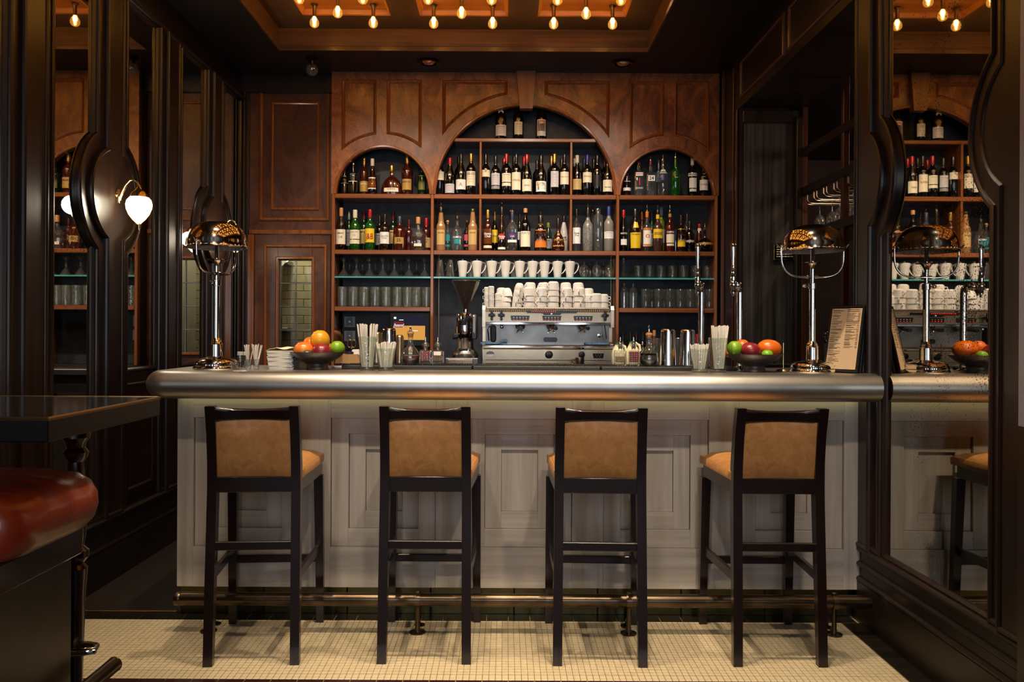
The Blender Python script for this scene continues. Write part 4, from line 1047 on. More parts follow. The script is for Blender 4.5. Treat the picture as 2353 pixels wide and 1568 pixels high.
put([
 (1432.5, 484, 19, 'cone', 'g_black', 'capsule_red', [(549.5, 563, WH, .8)], [('MARTINI', 536.5, 4.2, WH)], 'black vermouth bottle with red capsule and MARTINI roundel', 6.37, {}),
 (1459.6, 481.5, 27, 'monk', 'g_brown', 'capsule_dark', [(510, 523, 'p_yellow', .55), (534, 570, 'p_yellow', 1.1)], [('Frangelico', 538, 4, 'p_maroon')], 'brown monk-shaped hazelnut liqueur bottle with large yellow label', 6.36, {}),
 (1474.7, 475, 15, 'spirit', 'g_amber', 'p_orange', [], [], 'orange-necked bottle with pourer squeezed behind the monk-shaped one', 6.47, dict(pour=16, capl=14)),
 (1486.5, 471, 20, 'spirit', 'g_clear', 'p_orange', [(524, 566, WH), (524, 529, 'p_orange', 1.17), (561, 566, 'p_orange', 1.17)], [('o', 541, 14, 'p_orange')], 'clear liqueur bottle with orange collar and an orange fruit on white label', 6.36, dict(pour=16, capl=14)),
 (1497.5, 490, 16, 'spirit', 'g_jgreen', 'capsule_dark', [(536, 565, GR)], [], 'green bottle with black cap behind the orange fruit label', 6.46, {}),
 (1511, 473, 23, 'spirit', mat('g_speckle', '2a1715', .2, coat=1, noise=('5a3a34', 400)), 'capsule_dark', [(492, 502, 'p_yellow', 1.3), (526, 547.5, 'p_yellow')], [('MANDARINE', 535, 3.2, 'p_brown'), ('NAPOLEON', 538.5, 3.2, 'p_brown')], 'dark speckled bottle with yellow collar and yellow band label', 6.36, dict(pour=14, capl=5)),
 (1519, 477.6, 16, 'slim', 'g_lime', 'p_greyblue', [(527, 558, 'p_lilac')], [], 'yellow-green bottle with pale cap behind the dark speckled one', 6.46, {}),
 (1539, 473, 21, 'spirit', 'g_red', 'capsule_dark', [(490, 498, 'p_gold', 1.3), (538, 558, C, 1.0), (560, 565, C, .9)], [('CAMPARI', 533.5, 5, WH)], 'dark red aperitif bottle reading CAMPARI over a cream label', 6.36, dict(pour=14, capl=5)),
 (1552.5, 534, 4, 'tall', 'chrome', None, [], [], 'slim silver tube standing beside the CAMPARI bottle', 6.40, dict(n=10)),
 (1564.7, 496, 21, 'spirit', 'g_brown', 'capsule_dark', [(526, 567, 'p_yellow', 1.0)], [('Kahlua', 539, 5, 'p_maroon')], 'dark brown coffee liqueur bottle with tall yellow Kahlua label', 6.36, {}),
 (1578, 491, 14, 'slim', 'g_clear', 'g_clear', [], [], 'clear long-necked bottle behind the coffee liqueur', 6.47, {}),
 (1584.5, 510, 22, 'round', 'g_clearamber', 'capsule_dark', [(552, 556.5, WH, 1.0)], [('DISARONNO', 554.2, 2.6, 'p_maroon')], 'short clear-brown square-capped liqueur bottle with narrow white band', 6.40, dict(liquid=('g_brown', .4))),
 (1606.7, 516, 17, 'cone', 'g_cognac', 'capsule_red', [(524, 530, WH, 1.3)], [], 'small bottle with red cap and white collar near the end of the shelf', 6.44, {}),
 (1619.5, 515, 36, 'ball', 'g_black', None, [(557, 562, 'p_gold', 1.3)], [], 'round black liqueur bottle with gold belt and pourer', 6.37, dict(pour=14)),
], Z_C, 578, G3)
G4 = 'cognacs under the small arch by the panelled door'
put([
 (791.5, 385, 19, 'bord', 'g_black', None, [(402, 421, GR)], [], 'dark bottle with plain grey label under the small arch edge', 6.38, dict(pour=8)),
 (811.5, 366, 21, 'bord', 'g_black', None, [(398, 417, C)], [], 'dark bottle with cream label and pourer under the small arch', 6.37, dict(pour=14)),
 (836.5, 363, 19, 'spirit', 'g_cognac', 'capsule_gold', [(416, 440, 'p_gold')], [('MARTELL', 422.5, 3, WH)], 'slender cognac bottle with gold neck and gold label', 6.40, {}),
 (855.5, 366, 23, 'tear', 'g_clearamber', 'capsule_cream', [(407, 434, WH, .95)], [('MARTELL', 413.5, 3.6, 'p_navy')], 'clear pear-shaped brandy bottle with white label reading MARTELL', 6.37, dict(liquid=('g_cognac', .3))),
 (900, 381.5, 49, 'dome', 'g_cognac', 'capsule_gold', [(429, 438, C, .75)], [('CORDON', 432, 3, 'p_brown')], 'broad dome-shaped cognac flask with gold neck', 6.38, dict(flat=.45)),
 (935.7, 358, 26, 'spirit', 'g_cognac', 'capsule_gold', [(411, 436, 'p_gold', .9)], [('MARTELL', 418, 3.6, 'p_navy')], 'tall cognac bottle with long gold capsule and gold label reading MARTELL', 6.37, {}),
 (969.4, 380, 20, 'bord', 'g_green', None, [(403, 436, 'p_olive', .8)], [], 'dark green bottle with olive label tucked under the curve of the small arch', 6.39, {}),
], Z_B, 445, G4)
G5 = 'wine bottles under the large arch'
dk = 'capsule_dark'
wines = [
 (1011, 361, 20, 'bord', 'capsule_red', [(394, 413.5, C)], [], 'wine bottle with cream label half hidden by the large arch nearest the door side', 6.37),
 (1033.5, 364, 23, 'burg', 'capsule_red', [(422, 443, 'p_lilac')], [], 'burgundy-shaped bottle with red capsule and low lilac label', 6.36),
 (1059, 354.7, 24, 'burg', dk, [(412, 435, WH)], [('A', 424, 9, GR)], 'burgundy-shaped bottle with stepped white label bearing a small drawing', 6.36),
 (1082, 354, 22, 'bord', 'capsule_gold', [(393, 426.5, C), (395, 402, 'p_brown', 1.17)], [], 'wine bottle with cream label crossed by a brown band and wired neck', 6.36),
 (1116, 355.6, 21, 'bord', dk, [(390, 406, C)], [('*', 396, 11, 'p_gold')], 'wine bottle with short cream label showing a gold tree', 6.36),
 (1138.6, 359.5, 21, 'bord', dk, [(397.5, 425, 'p_lilac'), (427, 434, GR)], [], 'wine bottle with lilac label over a grey band', 6.36),
 (1163.5, 354.7, 22, 'bord', 'capsule_red', [(397.5, 418, C), (420, 427, C)], [], 'wine bottle with bright red capsule and label in two pieces', 6.36),
 (1186, 355, 22, 'bord', dk, [(395.5, 436, 'p_cream')], [('URBINA', 414, 5, 'p_gold')], 'wine bottle with tall octagonal cream label reading URBINA', 6.36),
 (1210.4, 356, 23, 'burg', 'capsule_red', [(411.5, 439, C)], [('LIRAC', 426, 3.6, 'p_brown')], 'red-capped burgundy bottle with sketched vineyard on cream label', 6.36),
 (1243, 358, 25, 'burg', dk, [(416, 440, WH)], [], 'dark bottle with white label splashed with coloured dots', 6.36),
 (1273.8, 355, 24, 'bord', 'capsule_gold', [(393, 429.5, 'p_lilac', .8)], [], 'wide wine bottle with gold capsule and tall pale label', 6.36),
 (1296.8, 356, 21, 'bord', dk, [(394.5, 423.5, C)], [('Franschhoek', 406, 3, 'p_gold')], 'wine bottle with rounded cream label just beside the second upright', 6.36),
 (1326, 358, 21, 'burg', 'capsule_cream', [(411, 435.5, 'p_tan')], [], 'burgundy bottle with cream capsule and tan label', 6.36),
 (1349, 357, 22, 'bord', 'capsule_purple', [(395.5, 419, C)], [('Zafaran', 405, 4, 'p_gold')], 'wine bottle with purple capsule and squarish cream label', 6.36),
 (1372, 358, 22, 'bord', dk, [(402, 428, 'p_black')], [], 'dark wine bottle with dark barely visible label', 6.36),
 (1395.5, 362, 23, 'burg', 'capsule_dark', [(413, 440, C)], [("Farmer's", 430, 3.2, 'p_black')], 'burgundy bottle with cream label half under the arch at the tap side', 6.36),
]
for u, vt, wp, sh, cp_, L, T_, lab, Y in wines:
    t = bottle(u, vt, wp, sh, 'g_black', cp_, L, T_, Z_B, 446, lab, G5, Y=Y, name='wine_bottle')
    if abs(u - 1243) < 1:      # coloured dots
        k = Y / F; r = wp * k / 2
        for mt in ('p_pink', 'p_lime', 'p_yellow', 'p_teal'):
            m = MB()
            for _ in range(5):
                a = random.uniform(-.85, .85); z = WZ(random.uniform(419, 435), Y - r, u) - Z_B - .003; s_ = random.uniform(.003, .007)
                m.add([(math.sin(a + s_ / r * math.cos(q * PI / 4)) * (r + .0012), -math.cos(a + s_ / r * math.cos(q * PI / 4)) * (r + .0012), z + s_ * math.sin(q * PI / 4)) for q in range(8)], [tuple(range(8))])
            m.build('label_print', mt, t, smooth=False, recalc=False)
for u, vt, cp_, lab in ((1054, 360, dk, 'behind the stepped white label'), (1158.5, 364, 'capsule_red', 'with red capsule behind the brighter red-capped one'), (1181, 360, dk, 'behind the octagonal cream label'),
                   (1204, 361, 'capsule_red', 'with red capsule behind the sketched vineyard label'), (1234, 370, dk, 'behind the coloured dots label'), (1267, 360, 'capsule_gold', 'with gold capsule behind the tall pale label'),
                   (1290, 366, dk, 'behind the rounded cream label'), (1320.5, 366, 'capsule_cream', 'with cream capsule behind the tan label'), (1342, 365, 'p_navy', 'with blue capsule behind the purple-capped one'),
                   (1364, 366, dk, 'behind the bottle with no readable label'), (1389, 364, 'capsule_maroon', 'with maroon capsule behind the last bottle under the arch')):
    bottle(u, vt, 20, 'bord', 'g_black', cp_, [], [], Z_B, 446, 'second-row dark wine bottle ' + lab, G5, Y=6.47, name='wine_bottle')
G6 = 'gins under the small arch by the beer taps'
put([
 (1440, 378, 19, 'round', 'g_brown', None, [(397, 417, WH, .9), (431, 438, WH)], [], 'dark bottle with pointed white label cut off by the small arch', 6.38, {}),
 (1467.4, 369, 24, 'square', 'g_clear', 'capsule_maroon', [(396, 404, WH), (430, 434, GR)], [('BEEFEATER', 400, 4, 'p_red'), ('I', 418, 17, 'p_red')], 'clear square gin bottle with a red figure and red BEEFEATER name', 6.36, dict(capl=12)),
 (1494.8, 359.6, 24, 'square', 'g_clear', 'capsule_maroon', [(403, 416, WH)], [('24', 410, 8, 'p_black')], 'clear square gin bottle with white label showing 24', 6.36, dict(pour=12, capl=10)),
 (1513, 369, 15, 'spirit', 'g_clear', 'capsule_grey', [(392, 418, 'p_greyblue')], [], 'clear bottle with silver cap behind the blue shield label', 6.45, {}),
 (1523, 356.6, 25, 'round', 'g_clear', 'p_navy', [(388, 398, WH, .9), (400, 414, 'p_blue', .85), (428, 435, 'p_navy', .3)], [('PLYMOUTH', 394.5, 3.6, 'p_navy')], 'clear rounded gin bottle with blue and white shield label', 6.36, dict(pour=14, capl=8)),
 (1552, 352.7, 24, 'bord', 'g_jgreen', None, [(383, 408, WH, .25)], [], 'bright green gin bottle with thin white ribbon label', 6.36, dict(pour=12)),
 (1590.6, 363, 21.5, 'spirit', 'g_black', 'capsule_cream', [(397, 404.5, WH, 1.2), (408.5, 431.5, WH, .9), (434, 440, WH, .8)], [('RICARD', 400.7, 4.5, 'p_black')], 'black aniseed bottle with cream neck and RICARD in a white band', 6.37, {}),
 (1616, 378, 21, 'spirit', 'g_brown', None, [(413, 437, WH, 1.1), (398, 406, WH, .35)], [('CLASSIC', 424, 4, 'p_red')], 'dark bottle with squarish white label and diamond under the arch end', 6.38, {}),
], Z_B, 449, G6)
G7 = 'large bottles on the top shelf'
for u, wp, L, T_, lab in ((1151, 26, [(286, 311.5, WH)], [], 'magnum on the top shelf with broad white label, nearest the door side'),
                          (1191, 24, [(279, 308.5, C, .85)], [], 'middle dark bottle on the top shelf with narrow cream label'),
                          (1243.6, 25, [(274, 312, WH, .9), (276, 283, 'p_orange', .8), (283, 301, 'p_brown', .8)], [('Jus', 281, 6, WH)], 'bottle on the top shelf with orange and brown picture label')):
    t = bottle(u, 226, wp, 'burg', 'g_black', dk, L, T_, Z_A, 318, lab, G7, Y=6.38, name='wine_bottle')
    if u == 1151: MB().lathe([(0, -.030), (.02, -.030), (.021, -.026)], 16, (0, 0, WZ(259, 6.35, u) - Z_A), axis='Y').build('neck_seal', 'p_cream', t)
# wine necks standing on the back counter under the tap-side bay
ords_ = ['first', 'second', 'third', 'fourth']
G8 = 'dark wine bottles standing on the back counter'
for i, u in enumerate((1431, 1448, 1462, 1477)):
    bottle(u, 765, 21, 'bord', 'g_black', dk, [], [], 1.062, 850, f'{ords_[i]} black wine bottle behind the milk bottles, counting from the espresso machine', G8, Y=6.1 - .05 * (i % 2), name='wine_bottle')
bottle(1503, 760, 18, 'bord', 'g_green', 'p_cork', [(772, 790, 'p_maroon')], [], 1.062, 850, 'corked bottle with maroon neck label behind the shakers', 'loose bottles on the back counter', Y=5.98)
bottle(1602, 769, 19, 'bord', 'g_cognac', 'capsule_red', [], [], 1.062, 850, 'bottle with red top between the shakers and the beer tap', 'loose bottles on the back counter', Y=5.98, capl=20)
# ================================================================ GLASSES ON THE SHELVES
def rowcopy(name, parts, cat, us, v, zb, Y, labf, group, jit=0):
    """parts: list of (part name, mesh); single part -> one mesh object"""
    for i, u in enumerate(us):
        x = WX(u, Y, v); y = Y + (random.uniform(-jit, jit) if jit else 0)
        lab = labf(i) if callable(labf) else labf
        if len(parts) == 1: tag(link(name, parts[0][1], None, (x, y, zb)), lab, cat, group)
        else:
            t = thing(name, lab, cat, (x, y, zb), group=group)
            for n_, me in parts: link(n_, me, t)
kk = 6.38 / F
ords = 'first second third fourth fifth sixth seventh eighth ninth'.split()
END = ' counting from the door side'
# highball tumblers, hammered
tm = MB().lathe([(0, .004), (.034, .004), (.036, 0), (.0385, .002), (.0405, .150), (.041, .156), (.039, .157), (.0375, .150), (.034, .012), (0, .010)], 20).mesh('highball_glass', 'hammered_glass')
us = [786.5, 812, 836.5, 862, 887.5, 913, 936.5, 957, 980]
rowcopy('highball_glass', [('g', tm)], 'glass', us, 705, Z_E + .003, 6.37, lambda i: f'{ords[i]} front-row hammered tumbler on the shelf above the till,' + END, 'hammered tumblers above the till')
rowcopy('highball_glass', [('g', tm)], 'glass', [u + 8 for u in us[:-1]], 705, Z_E + .003, 6.475, lambda i: f'{ords[i]} back-row hammered tumbler on the shelf above the till,' + END, 'back row of hammered tumblers above the till')
# martini style glasses, upside down / upright pairs: trumpet top, bead stem, cone base
mg = MB().lathe([(.042, .152), (.036, .150), (.008, .112), (.0065, .09), (.009, .082), (.0105, .076), (.008, .070), (.007, .062), (.046, .004), (.048, 0), (.045, .002), (.006, .056), (0, .058)], 20).mesh('cocktail_glass', 'g_clear')
rowcopy('cocktail_glass', [('g', mg)], 'glass', [789.6, 819, 848.8, 879.4, 906, 939.6, 975.3], 636, Z_D + .001, 6.37, lambda i: f'{ords[i]} front-row upturned cocktail glass on the glass shelf,' + END, 'upturned cocktail glasses by the door-side bay')
rowcopy('cocktail_glass', [('g', mg)], 'glass', [803, 833, 863, 893, 922, 957], 636, Z_D + .001, 6.47, lambda i: f'{ords[i]} back-row upturned cocktail glass on the glass shelf,' + END, 'back row of upturned cocktail glasses')
# latte glasses
lg = MB().lathe([(0, .144), (.022, .144), (.025, .140), (.030, .05), (.038, .0), (.036, .0), (.028, .05), (.022, .135), (0, .136)], 18).mesh('body', 'g_clear')
lh = MB().tube([(.030, 0, .11), (.046, 0, .105), (.050, 0, .08), (.044, 0, .055), (.032, 0, .05)], .0035, 8).mesh('handle', 'g_clear')
rowcopy('latte_glass', [('body', lg), ('handle', lh)], 'glass', [1011.4, 1034.5], 637, Z_D + .001, 6.36, lambda i: ('upturned latte glass next to the upright', 'upturned latte glass next to the first white mug')[i], 'latte glasses beside the mugs')
# white lidded mugs
mb_ = MB().lathe([(0, 0), (.028, 0), (.029, .003), (.031, .03), (.038, .09), (.046, .122), (.046, .125), (.040, .125), (.036, .12)], 22).mesh('body', 'ceramic')
ml = MB().lathe([(.044, .125), (.040, .129), (.012, .133), (.006, .135), (.008, .140), (.007, .145), (0, .146)], 20).mesh('lid', 'ceramic')
mh = MB().tube([(.036, 0, .108), (.050, 0, .118), (.064, 0, .112), (.069, 0, .092), (.062, 0, .065), (.048, 0, .045), (.034, 0, .032)], [.0055, .0055, .0055, .005, .005, .0045, .004], 10).mesh('handle', 'ceramic')
ords = 'first second third fourth fifth sixth seventh eighth ninth'.split()
rowcopy('lidded_mug', [('body', mb_), ('lid', ml), ('handle', mh)], 'mug', [1063, 1096, 1130, 1161.4, 1194, 1223.7, 1251, 1281, 1309.4], 637.5, Z_D + .001, 6.37,
        lambda i: f'white lidded mug on the glass shelf, {ords[i]} counting from the latte glasses', 'white lidded mugs above the coffee cups')
rowcopy('lidded_mug', [('body', mb_), ('lid', ml), ('handle', mh)], 'mug', [1082, 1116, 1150, 1182, 1213, 1243], 637.5, Z_D + .001, 6.49, lambda i: f'{ords[i]} white lidded mug in the shaded back row,' + END, 'back row of white lidded mugs')
# brandy balloons
bg = MB().lathe([(.034, .132), (.033, .130), (.006, .127), (.004, .118), (.007, .108), (.030, .092), (.043, .06), (.042, .035), (.032, .002), (.030, .0), (.040, .035), (.041, .058)], 20).mesh('balloon_glass', 'g_clear')
rowcopy('brandy_balloon', [('g', bg)], 'glass', [1342, 1371.6, 1400], 638, Z_D + .001, 6.37, lambda i: f'{ords[i]} front-row upturned brandy balloon after the white mugs', 'brandy balloons beside the mugs')
rowcopy('brandy_balloon', [('g', bg)], 'glass', [1356, 1386], 638, Z_D + .001, 6.47, lambda i: f'{ords[i]} back-row upturned brandy balloon after the white mugs', 'back row of brandy balloons')
# tap-side bay
rg = MB().lathe([(0, .006), (.030, .006), (.033, 0), (.036, .003), (.041, .088), (.042, .100), (.040, .101), (.038, .092), (.032, .014), (0, .012)], 20).mesh('rocks_glass', 'cut_glass')
rowcopy('rocks_glass', [('g', rg)], 'glass', [1467, 1493, 1519, 1545, 1571, 1598, 1624.5], 640, Z_D + .001, 6.37, lambda i: f'{ords[i]} short cut tumbler in the tap-side bay,' + END, 'short cut tumblers in the tap-side bay')
sg = MB().lathe([(.022, 0), (.020, .004), (.012, .008), (.020, .015), (.026, .05), (.022, .052), (.012, .056), (.020, .064), (.026, .10), (.022, .102), (.012, .106), (.020, .112), (.027, .155), (.025, .156)], 16).mesh('stacked_glass', 'cut_glass')
rowcopy('stacked_shot_glasses', [('g', sg)], 'glass', [1433], 640, Z_D + .001, 6.36, 'slim stack of nested shot glasses beside the short cut tumblers', None)
bgm = MB().lathe([(.038, .195), (.037, .192), (.009, .188), (.008, .17), (.012, .165), (.030, .15), (.036, .12), (.034, .06), (.036, .0), (.034, 0), (.032, .06), (.034, .12)], 20).mesh('beer_glass', 'g_clear')
rowcopy('stemmed_beer_glass', [('g', bgm)], 'glass', [1434, 1455], 707, Z_E + .003, 6.37, lambda i: ('upturned stemmed beer glass against the upright', 'upturned stemmed beer glass next to the plain tumblers')[i], 'stemmed beer glasses')
tg = MB().lathe([(0, .006), (.036, .006), (.038, 0), (.040, .003), (.040, .120), (.042, .135), (.0425, .150), (.041, .151), (.038, .14), (.036, .014), (0, .012)], 12).mesh('water_glass', 'g_clear')
rowcopy('water_glass', [('g', tg)], 'glass', [1483.7, 1513, 1539, 1563, 1585.7, 1607, 1629.6], 707, Z_E + .003, 6.37, lambda i: f'{ords[i]} front-row plain tumbler on the tap-side lower shelf,' + END, 'plain water tumblers in the tap-side bay')
rowcopy('water_glass', [('g', tg)], 'glass', [1498, 1526, 1551, 1575, 1597], 707, Z_E + .003, 6.48, lambda i: f'{ords[i]} back-row plain tumbler on the tap-side lower shelf,' + END, 'back row of plain water tumblers')
# ================================================================ ESPRESSO MACHINE
YM = 5.70; kM = YM / F
ex0, ex1 = WX(1108, YM, 760), WX(1411, YM, 760)
mz = lambda v: WZ(v, YM, 1260)
ezT, ezB = mz(708), mz(836)
xcM = (ex0 + ex1) / 2; hwM = (ex1 - ex0) / 2
em = thing('espresso_machine', 'large three-group stainless steel espresso machine with cups on top', 'coffee machine', (xcM, YM, 1.062))
zz = lambda v: mz(v) - 1.062
mx_ = lambda u: WX(u, YM, 760) - xcM
# side cheeks
for s in (-1, 1):
    x0, x1 = (-hwM, -hwM + .022) if s < 0 else (hwM - .022, hwM)
    poly = [(.0, zz(752)), (.0, zz(712)), (.02, zz(703)), (.05, zz(701)), (.46, zz(701)), (.50, zz(712)), (.50, zz(838)), (.03, zz(838)), (.03, zz(790)), (.10, zz(786)), (.10, zz(752))]
    MB().prism(poly, x0, x1, lambda a, b, h: (h, a, b)).build('side_cheek', 'steel', em, smooth=False)
MB().prism([(.008, zz(744)), (.004, zz(741)), (.010, zz(718)), (.040, zz(709)), (.40, zz(709)), (.40, zz(744))], -hwM + .022, hwM - .022, lambda a, b, h: (h, a, b)).build('upper_housing', 'steel', em, smooth=False)
MB().cbox(-hwM + .022, hwM - .022, -.002, .05, zz(746.5), zz(741), .003).build('lower_lip', 'chrome', em, smooth=False)
MB().box(-hwM + .022, hwM - .022, .10, .12, zz(794), zz(742)).build('splash_panel', 'steel_dull', em, smooth=False)
MB().cbox(-hwM - .004, hwM + .004, -.02, .48, zz(801), zz(793), .006).build('drip_tray', 'chrome_warm', em, smooth=False)
MB().cbox(-hwM, hwM, .0, .48, zz(836), zz(802.5), .004).build('base_housing', 'steel', em, smooth=False)
MB().cbox(-hwM + .01, hwM - .01, .004, .4, zz(803), zz(800.6), .001).build('shadow_gap', 'black_matte', em, smooth=False)
m = MB()
for s in (-1, 1):
    for y in (.06, .42): m.lathe([(.018, 0), (.022, .008), (.02, zz(836))], 12, (s * (hwM - .06), y, 0))
m.build('foot', 'black_plastic', em)
MB().cbox(mx_(1116), mx_(1404), -.0045, .001, zz(829), zz(827), .0008).build('trim_line', 'chrome_warm', em, smooth=False)
# top vents and cup tray
m = MB()
for i in range(64):
    x = mx_(1124) + i * (mx_(1400) - mx_(1124)) / 63
    m.add([(x, .0115, zz(717)), (x + .0055, .0115, zz(717)), (x + .0095, .0315, zz(711)), (x + .004, .0315, zz(711))], [(0, 1, 2, 3)])
o = m.build('vent_slot', 'black_plastic', em, smooth=False, recalc=False)
o.location.y = -.0012
MB().cbox(-hwM + .03, hwM - .03, .03, .46, zz(709) - .002, zz(706), .002).build('cup_tray', 'steel', em, smooth=False)
# button pads
for u in (1195, 1268, 1340):
    a, b = mx_(u - 22), mx_(u + 22)
    p_ = MB().prism([(a, zz(726)), (b, zz(726)), (b - .006, zz(736.5)), (a + .006, zz(736.5))], -.006, .004).build('button_pad', 'black_plastic', em, smooth=False)
    for i in range(5):
        x = mx_(u - 14.5 + 7.2 * i)
        MB().lathe([(0, -.010), (.0055, -.009), (.006, -.006)], 10, (x, 0, zz(730.5)), axis='Y').build('button', 'steel', p_)
        MB().box(x - .003, x + .003, -.0075, -.006, zz(735.2), zz(734.3)).build('indicator', 'led_red', p_, smooth=False)
dsp = MB().prism([(mx_(1210), zz(714.3)), (mx_(1325), zz(714.3)), (mx_(1325), zz(719.5)), (mx_(1291), zz(720)), (mx_(1287), zz(724)), (mx_(1250), zz(724)), (mx_(1246), zz(720)), (mx_(1210), zz(719.5))], -.006, .004).build('display', 'black_plastic', em, smooth=False)
for i in range(13): MB().box(mx_(1222 + i * 4.5) - .0025, mx_(1222 + i * 4.5) + .0025, -.008, -.006, zz(717.2), zz(715.8)).build('indicator', 'led_red', dsp, smooth=False)
m = MB(); text_flat(m, '88', .011, lambda a, b: (mx_(1267) + a, -.0075, zz(721.5) + b)); m.build('digit', 'led_white', dsp, smooth=False, recalc=False)
# steam knobs
for u in (1130, 1152, 1390):
    m = MB().lathe([(0, -.04), (.014, -.038), (.017, -.02), (.012, 0), (.01, .01)], 12, (mx_(u), 0, zz(725)), axis='Y').cbox(mx_(u) - .008, mx_(u) + .008, -.034, -.016, zz(737), zz(714), .004).cbox(mx_(u) - .024, mx_(u) + .024, -.03, -.016, zz(728), zz(722), .003)
    m.build('steam_knob', 'black_plastic', em)
m = MB().tube([(mx_(1131), .03, zz(742)), (mx_(1131), .0, zz(750)), (mx_(1124), -.02, zz(752)), (mx_(1121), -.03, zz(757)), (mx_(1124), -.03, zz(784))], .0045, 8); m.build('steam_wand', 'chrome', em)
m = MB().tube([(mx_(1389), .03, zz(742)), (mx_(1389), -.01, zz(748)), (mx_(1393), -.03, zz(778))], .004, 8); m.build('steam_wand', 'chrome', em)
m = MB().tube([(mx_(1153), .03, zz(742)), (mx_(1153), .03, zz(748))], .006, 10).lathe([(.008, 0), (.013, -.016), (.010, -.026), (0, -.026)], 12, (mx_(1153), .03, zz(747))); m.build('water_spout', 'chrome', em)
for u, sgn in ((1196, 0), (1268, .3), (1340, .3)):
    gx = mx_(u)
    gh = MB().lathe([(.0, zz(742)), (.036, zz(742)), (.038, zz(746)), (.034, zz(750)), (.030, zz(752)), (0, zz(752))], 18, (gx, .045, 0)).build('group_head', 'chrome', em)
    m = MB().lathe([(.034, zz(750.5)), (.035, zz(752)), (.028, zz(756)), (.012, zz(758)), (0, zz(758))], 18, (gx, .045, 0))
    m.tube([(gx - .004, .04, zz(757)), (gx - .02, .03, zz(761)), (gx - .026, .03, zz(765))], .0045, 8).tube([(gx - .004, .04, zz(757)), (gx + .014, .03, zz(761)), (gx + .020, .03, zz(765))], .0045, 8)
    m.build('portafilter', 'chrome', gh)
    MB().tube([(gx + sgn * .02, .02, zz(753)), (gx + sgn * .05, -.05, zz(754)), (gx + sgn * .07, -.14, zz(755))], [.008, .0125, .0135], 12).build('portafilter_handle', 'black_plastic', gh)
MB().sweep([(mx_(1133) + .018 * math.cos(a), zz(768) + (.040 if math.sin(a) > 0 else -.040) + .018 * math.sin(a)) for a in [i * PI / 8 for i in range(16)]], True, [(-.004, 0), (-.002, .004), (.004, 0)], lambda a, b, h: (a, .098 - h, b)).build('gauge_frame', 'black_plastic', em, ang=60)
MB().prism([(mx_(1133) + .016 * math.cos(a), zz(768) + (.040 if math.sin(a) > 0 else -.040) + .016 * math.sin(a)) for a in [i * PI / 8 + .01 for i in range(16)]], .092, .10).build('sight_gauge', 'dark_metal', em, smooth=False)
MB().prism([(mx_(1266.5) + (.034 if math.cos(a) > 0 else -.034) + .017 * math.cos(a), zz(781) + .017 * math.sin(a)) for a in [i * PI / 8 + .01 for i in range(16)]], .090, .10).build('gauge_plate', 'black_plastic', em, smooth=False)
m = MB().lathe([(0, .088), (.015, .09), (.015, .10)], 16, (mx_(1381), 0, zz(771)), axis='Y'); m.prism([(mx_(1371), zz(771)), (mx_(1381), zz(766.5)), (mx_(1391), zz(771)), (mx_(1381), zz(775.5))], .093, .10); m.build('maker_badge', 'chrome', em)
MB().lathe([(0, -.003), (.028, -.003), (.029, 0)], 24, (mx_(1127), 0, zz(814.5)), axis='Y', sy=.66).build('oval_sticker', 'white_plastic', em)
m = MB().lathe([(0, -.012), (.022, -.010), (.026, 0)], 20, (mx_(1261.5), 0, zz(815.5)), axis='Y'); m.build('pressure_gauge', 'black_plastic', em)
MB().lathe([(.024, -.014), (.028, -.012), (.029, 0)], 20, (mx_(1261.5), 0, zz(815.5)), axis='Y').build('gauge_ring', 'chrome', em)
MB().lathe([(0, -.022), (.020, -.020), (.024, -.004), (.024, 0)], 18, (mx_(1337), 0, zz(815)), axis='Y').build('rotary_knob', 'black_plastic', em)
p_ = MB().prism([(mx_(1362), zz(812)), (mx_(1388), zz(812)), (mx_(1386), zz(823)), (mx_(1364), zz(823))], -.006, .004).build('button_pad', 'black_plastic', em, smooth=False)
for i in range(3): MB().lathe([(0, -.009), (.003, -.008), (.0035, -.006)], 8, (mx_(1369 + 6 * i), 0, zz(815.5)), axis='Y').build('button', 'steel', p_)
for i in range(2): MB().lathe([(0, -.009), (.003, -.008), (.0035, -.006)], 8, (mx_(1372 + 6 * i), 0, zz(819)), axis='Y').build('button', 'steel', p_)
# folded blue cloths on the drip tray
for u0, u1, lab in ((1104, 1165, 'crumpled blue cleaning cloth on the tray below the steam wand'), (1345, 1400, 'flat folded blue cloth at the other end of the drip tray')):
    m = MB(); n = 14; vs, fs = [], []
    for i in range(n + 1):
        for j in range(7):
            u = u0 + (u1 - u0) * i / n
            hgt = .008 + .010 * abs(math.sin(i * 1.1 + j * .8)) + (.022 if (i > n * .72 and u0 < 1200) else 0)
            vs.append((WX(u, YM, 790), YM + .0 + j * .014 + .006 * math.sin(i), mz(793) + hgt * (.3 if j in (0, 6) else 1)))
    for i in range(n):
        for j in range(6): fs.append((i * 7 + j, (i + 1) * 7 + j, (i + 1) * 7 + j + 1, i * 7 + j + 1))
    o = m.add(vs, fs).build('cleaning_cloth', 'blue_cloth', recalc=True); tag(o, lab, 'cloth')
    o.modifiers.new('s', 'SOLIDIFY').thickness = .003
# small steel jug in front of the machine
t = thing('steel_cup', 'small steel cup standing in front of the espresso machine', 'cup', (WX(1332, 5.63, 830), 5.63, 1.062))
zt_ = WZ(822, 5.63, 1332) - 1.062
MB().lathe([(0, 0), (.030, 0), (.032, .004), (.031, zt_), (.029, zt_), (.028, .006), (0, .006)], 20).build('body', 'steel', t)
MB().tube([(-.031, 0, zt_ - .01), (-.052, 0, zt_ - .012), (-.055, 0, zt_ - .03), (-.031, 0, zt_ - .045)], .004, 8).build('handle', 'steel', t)
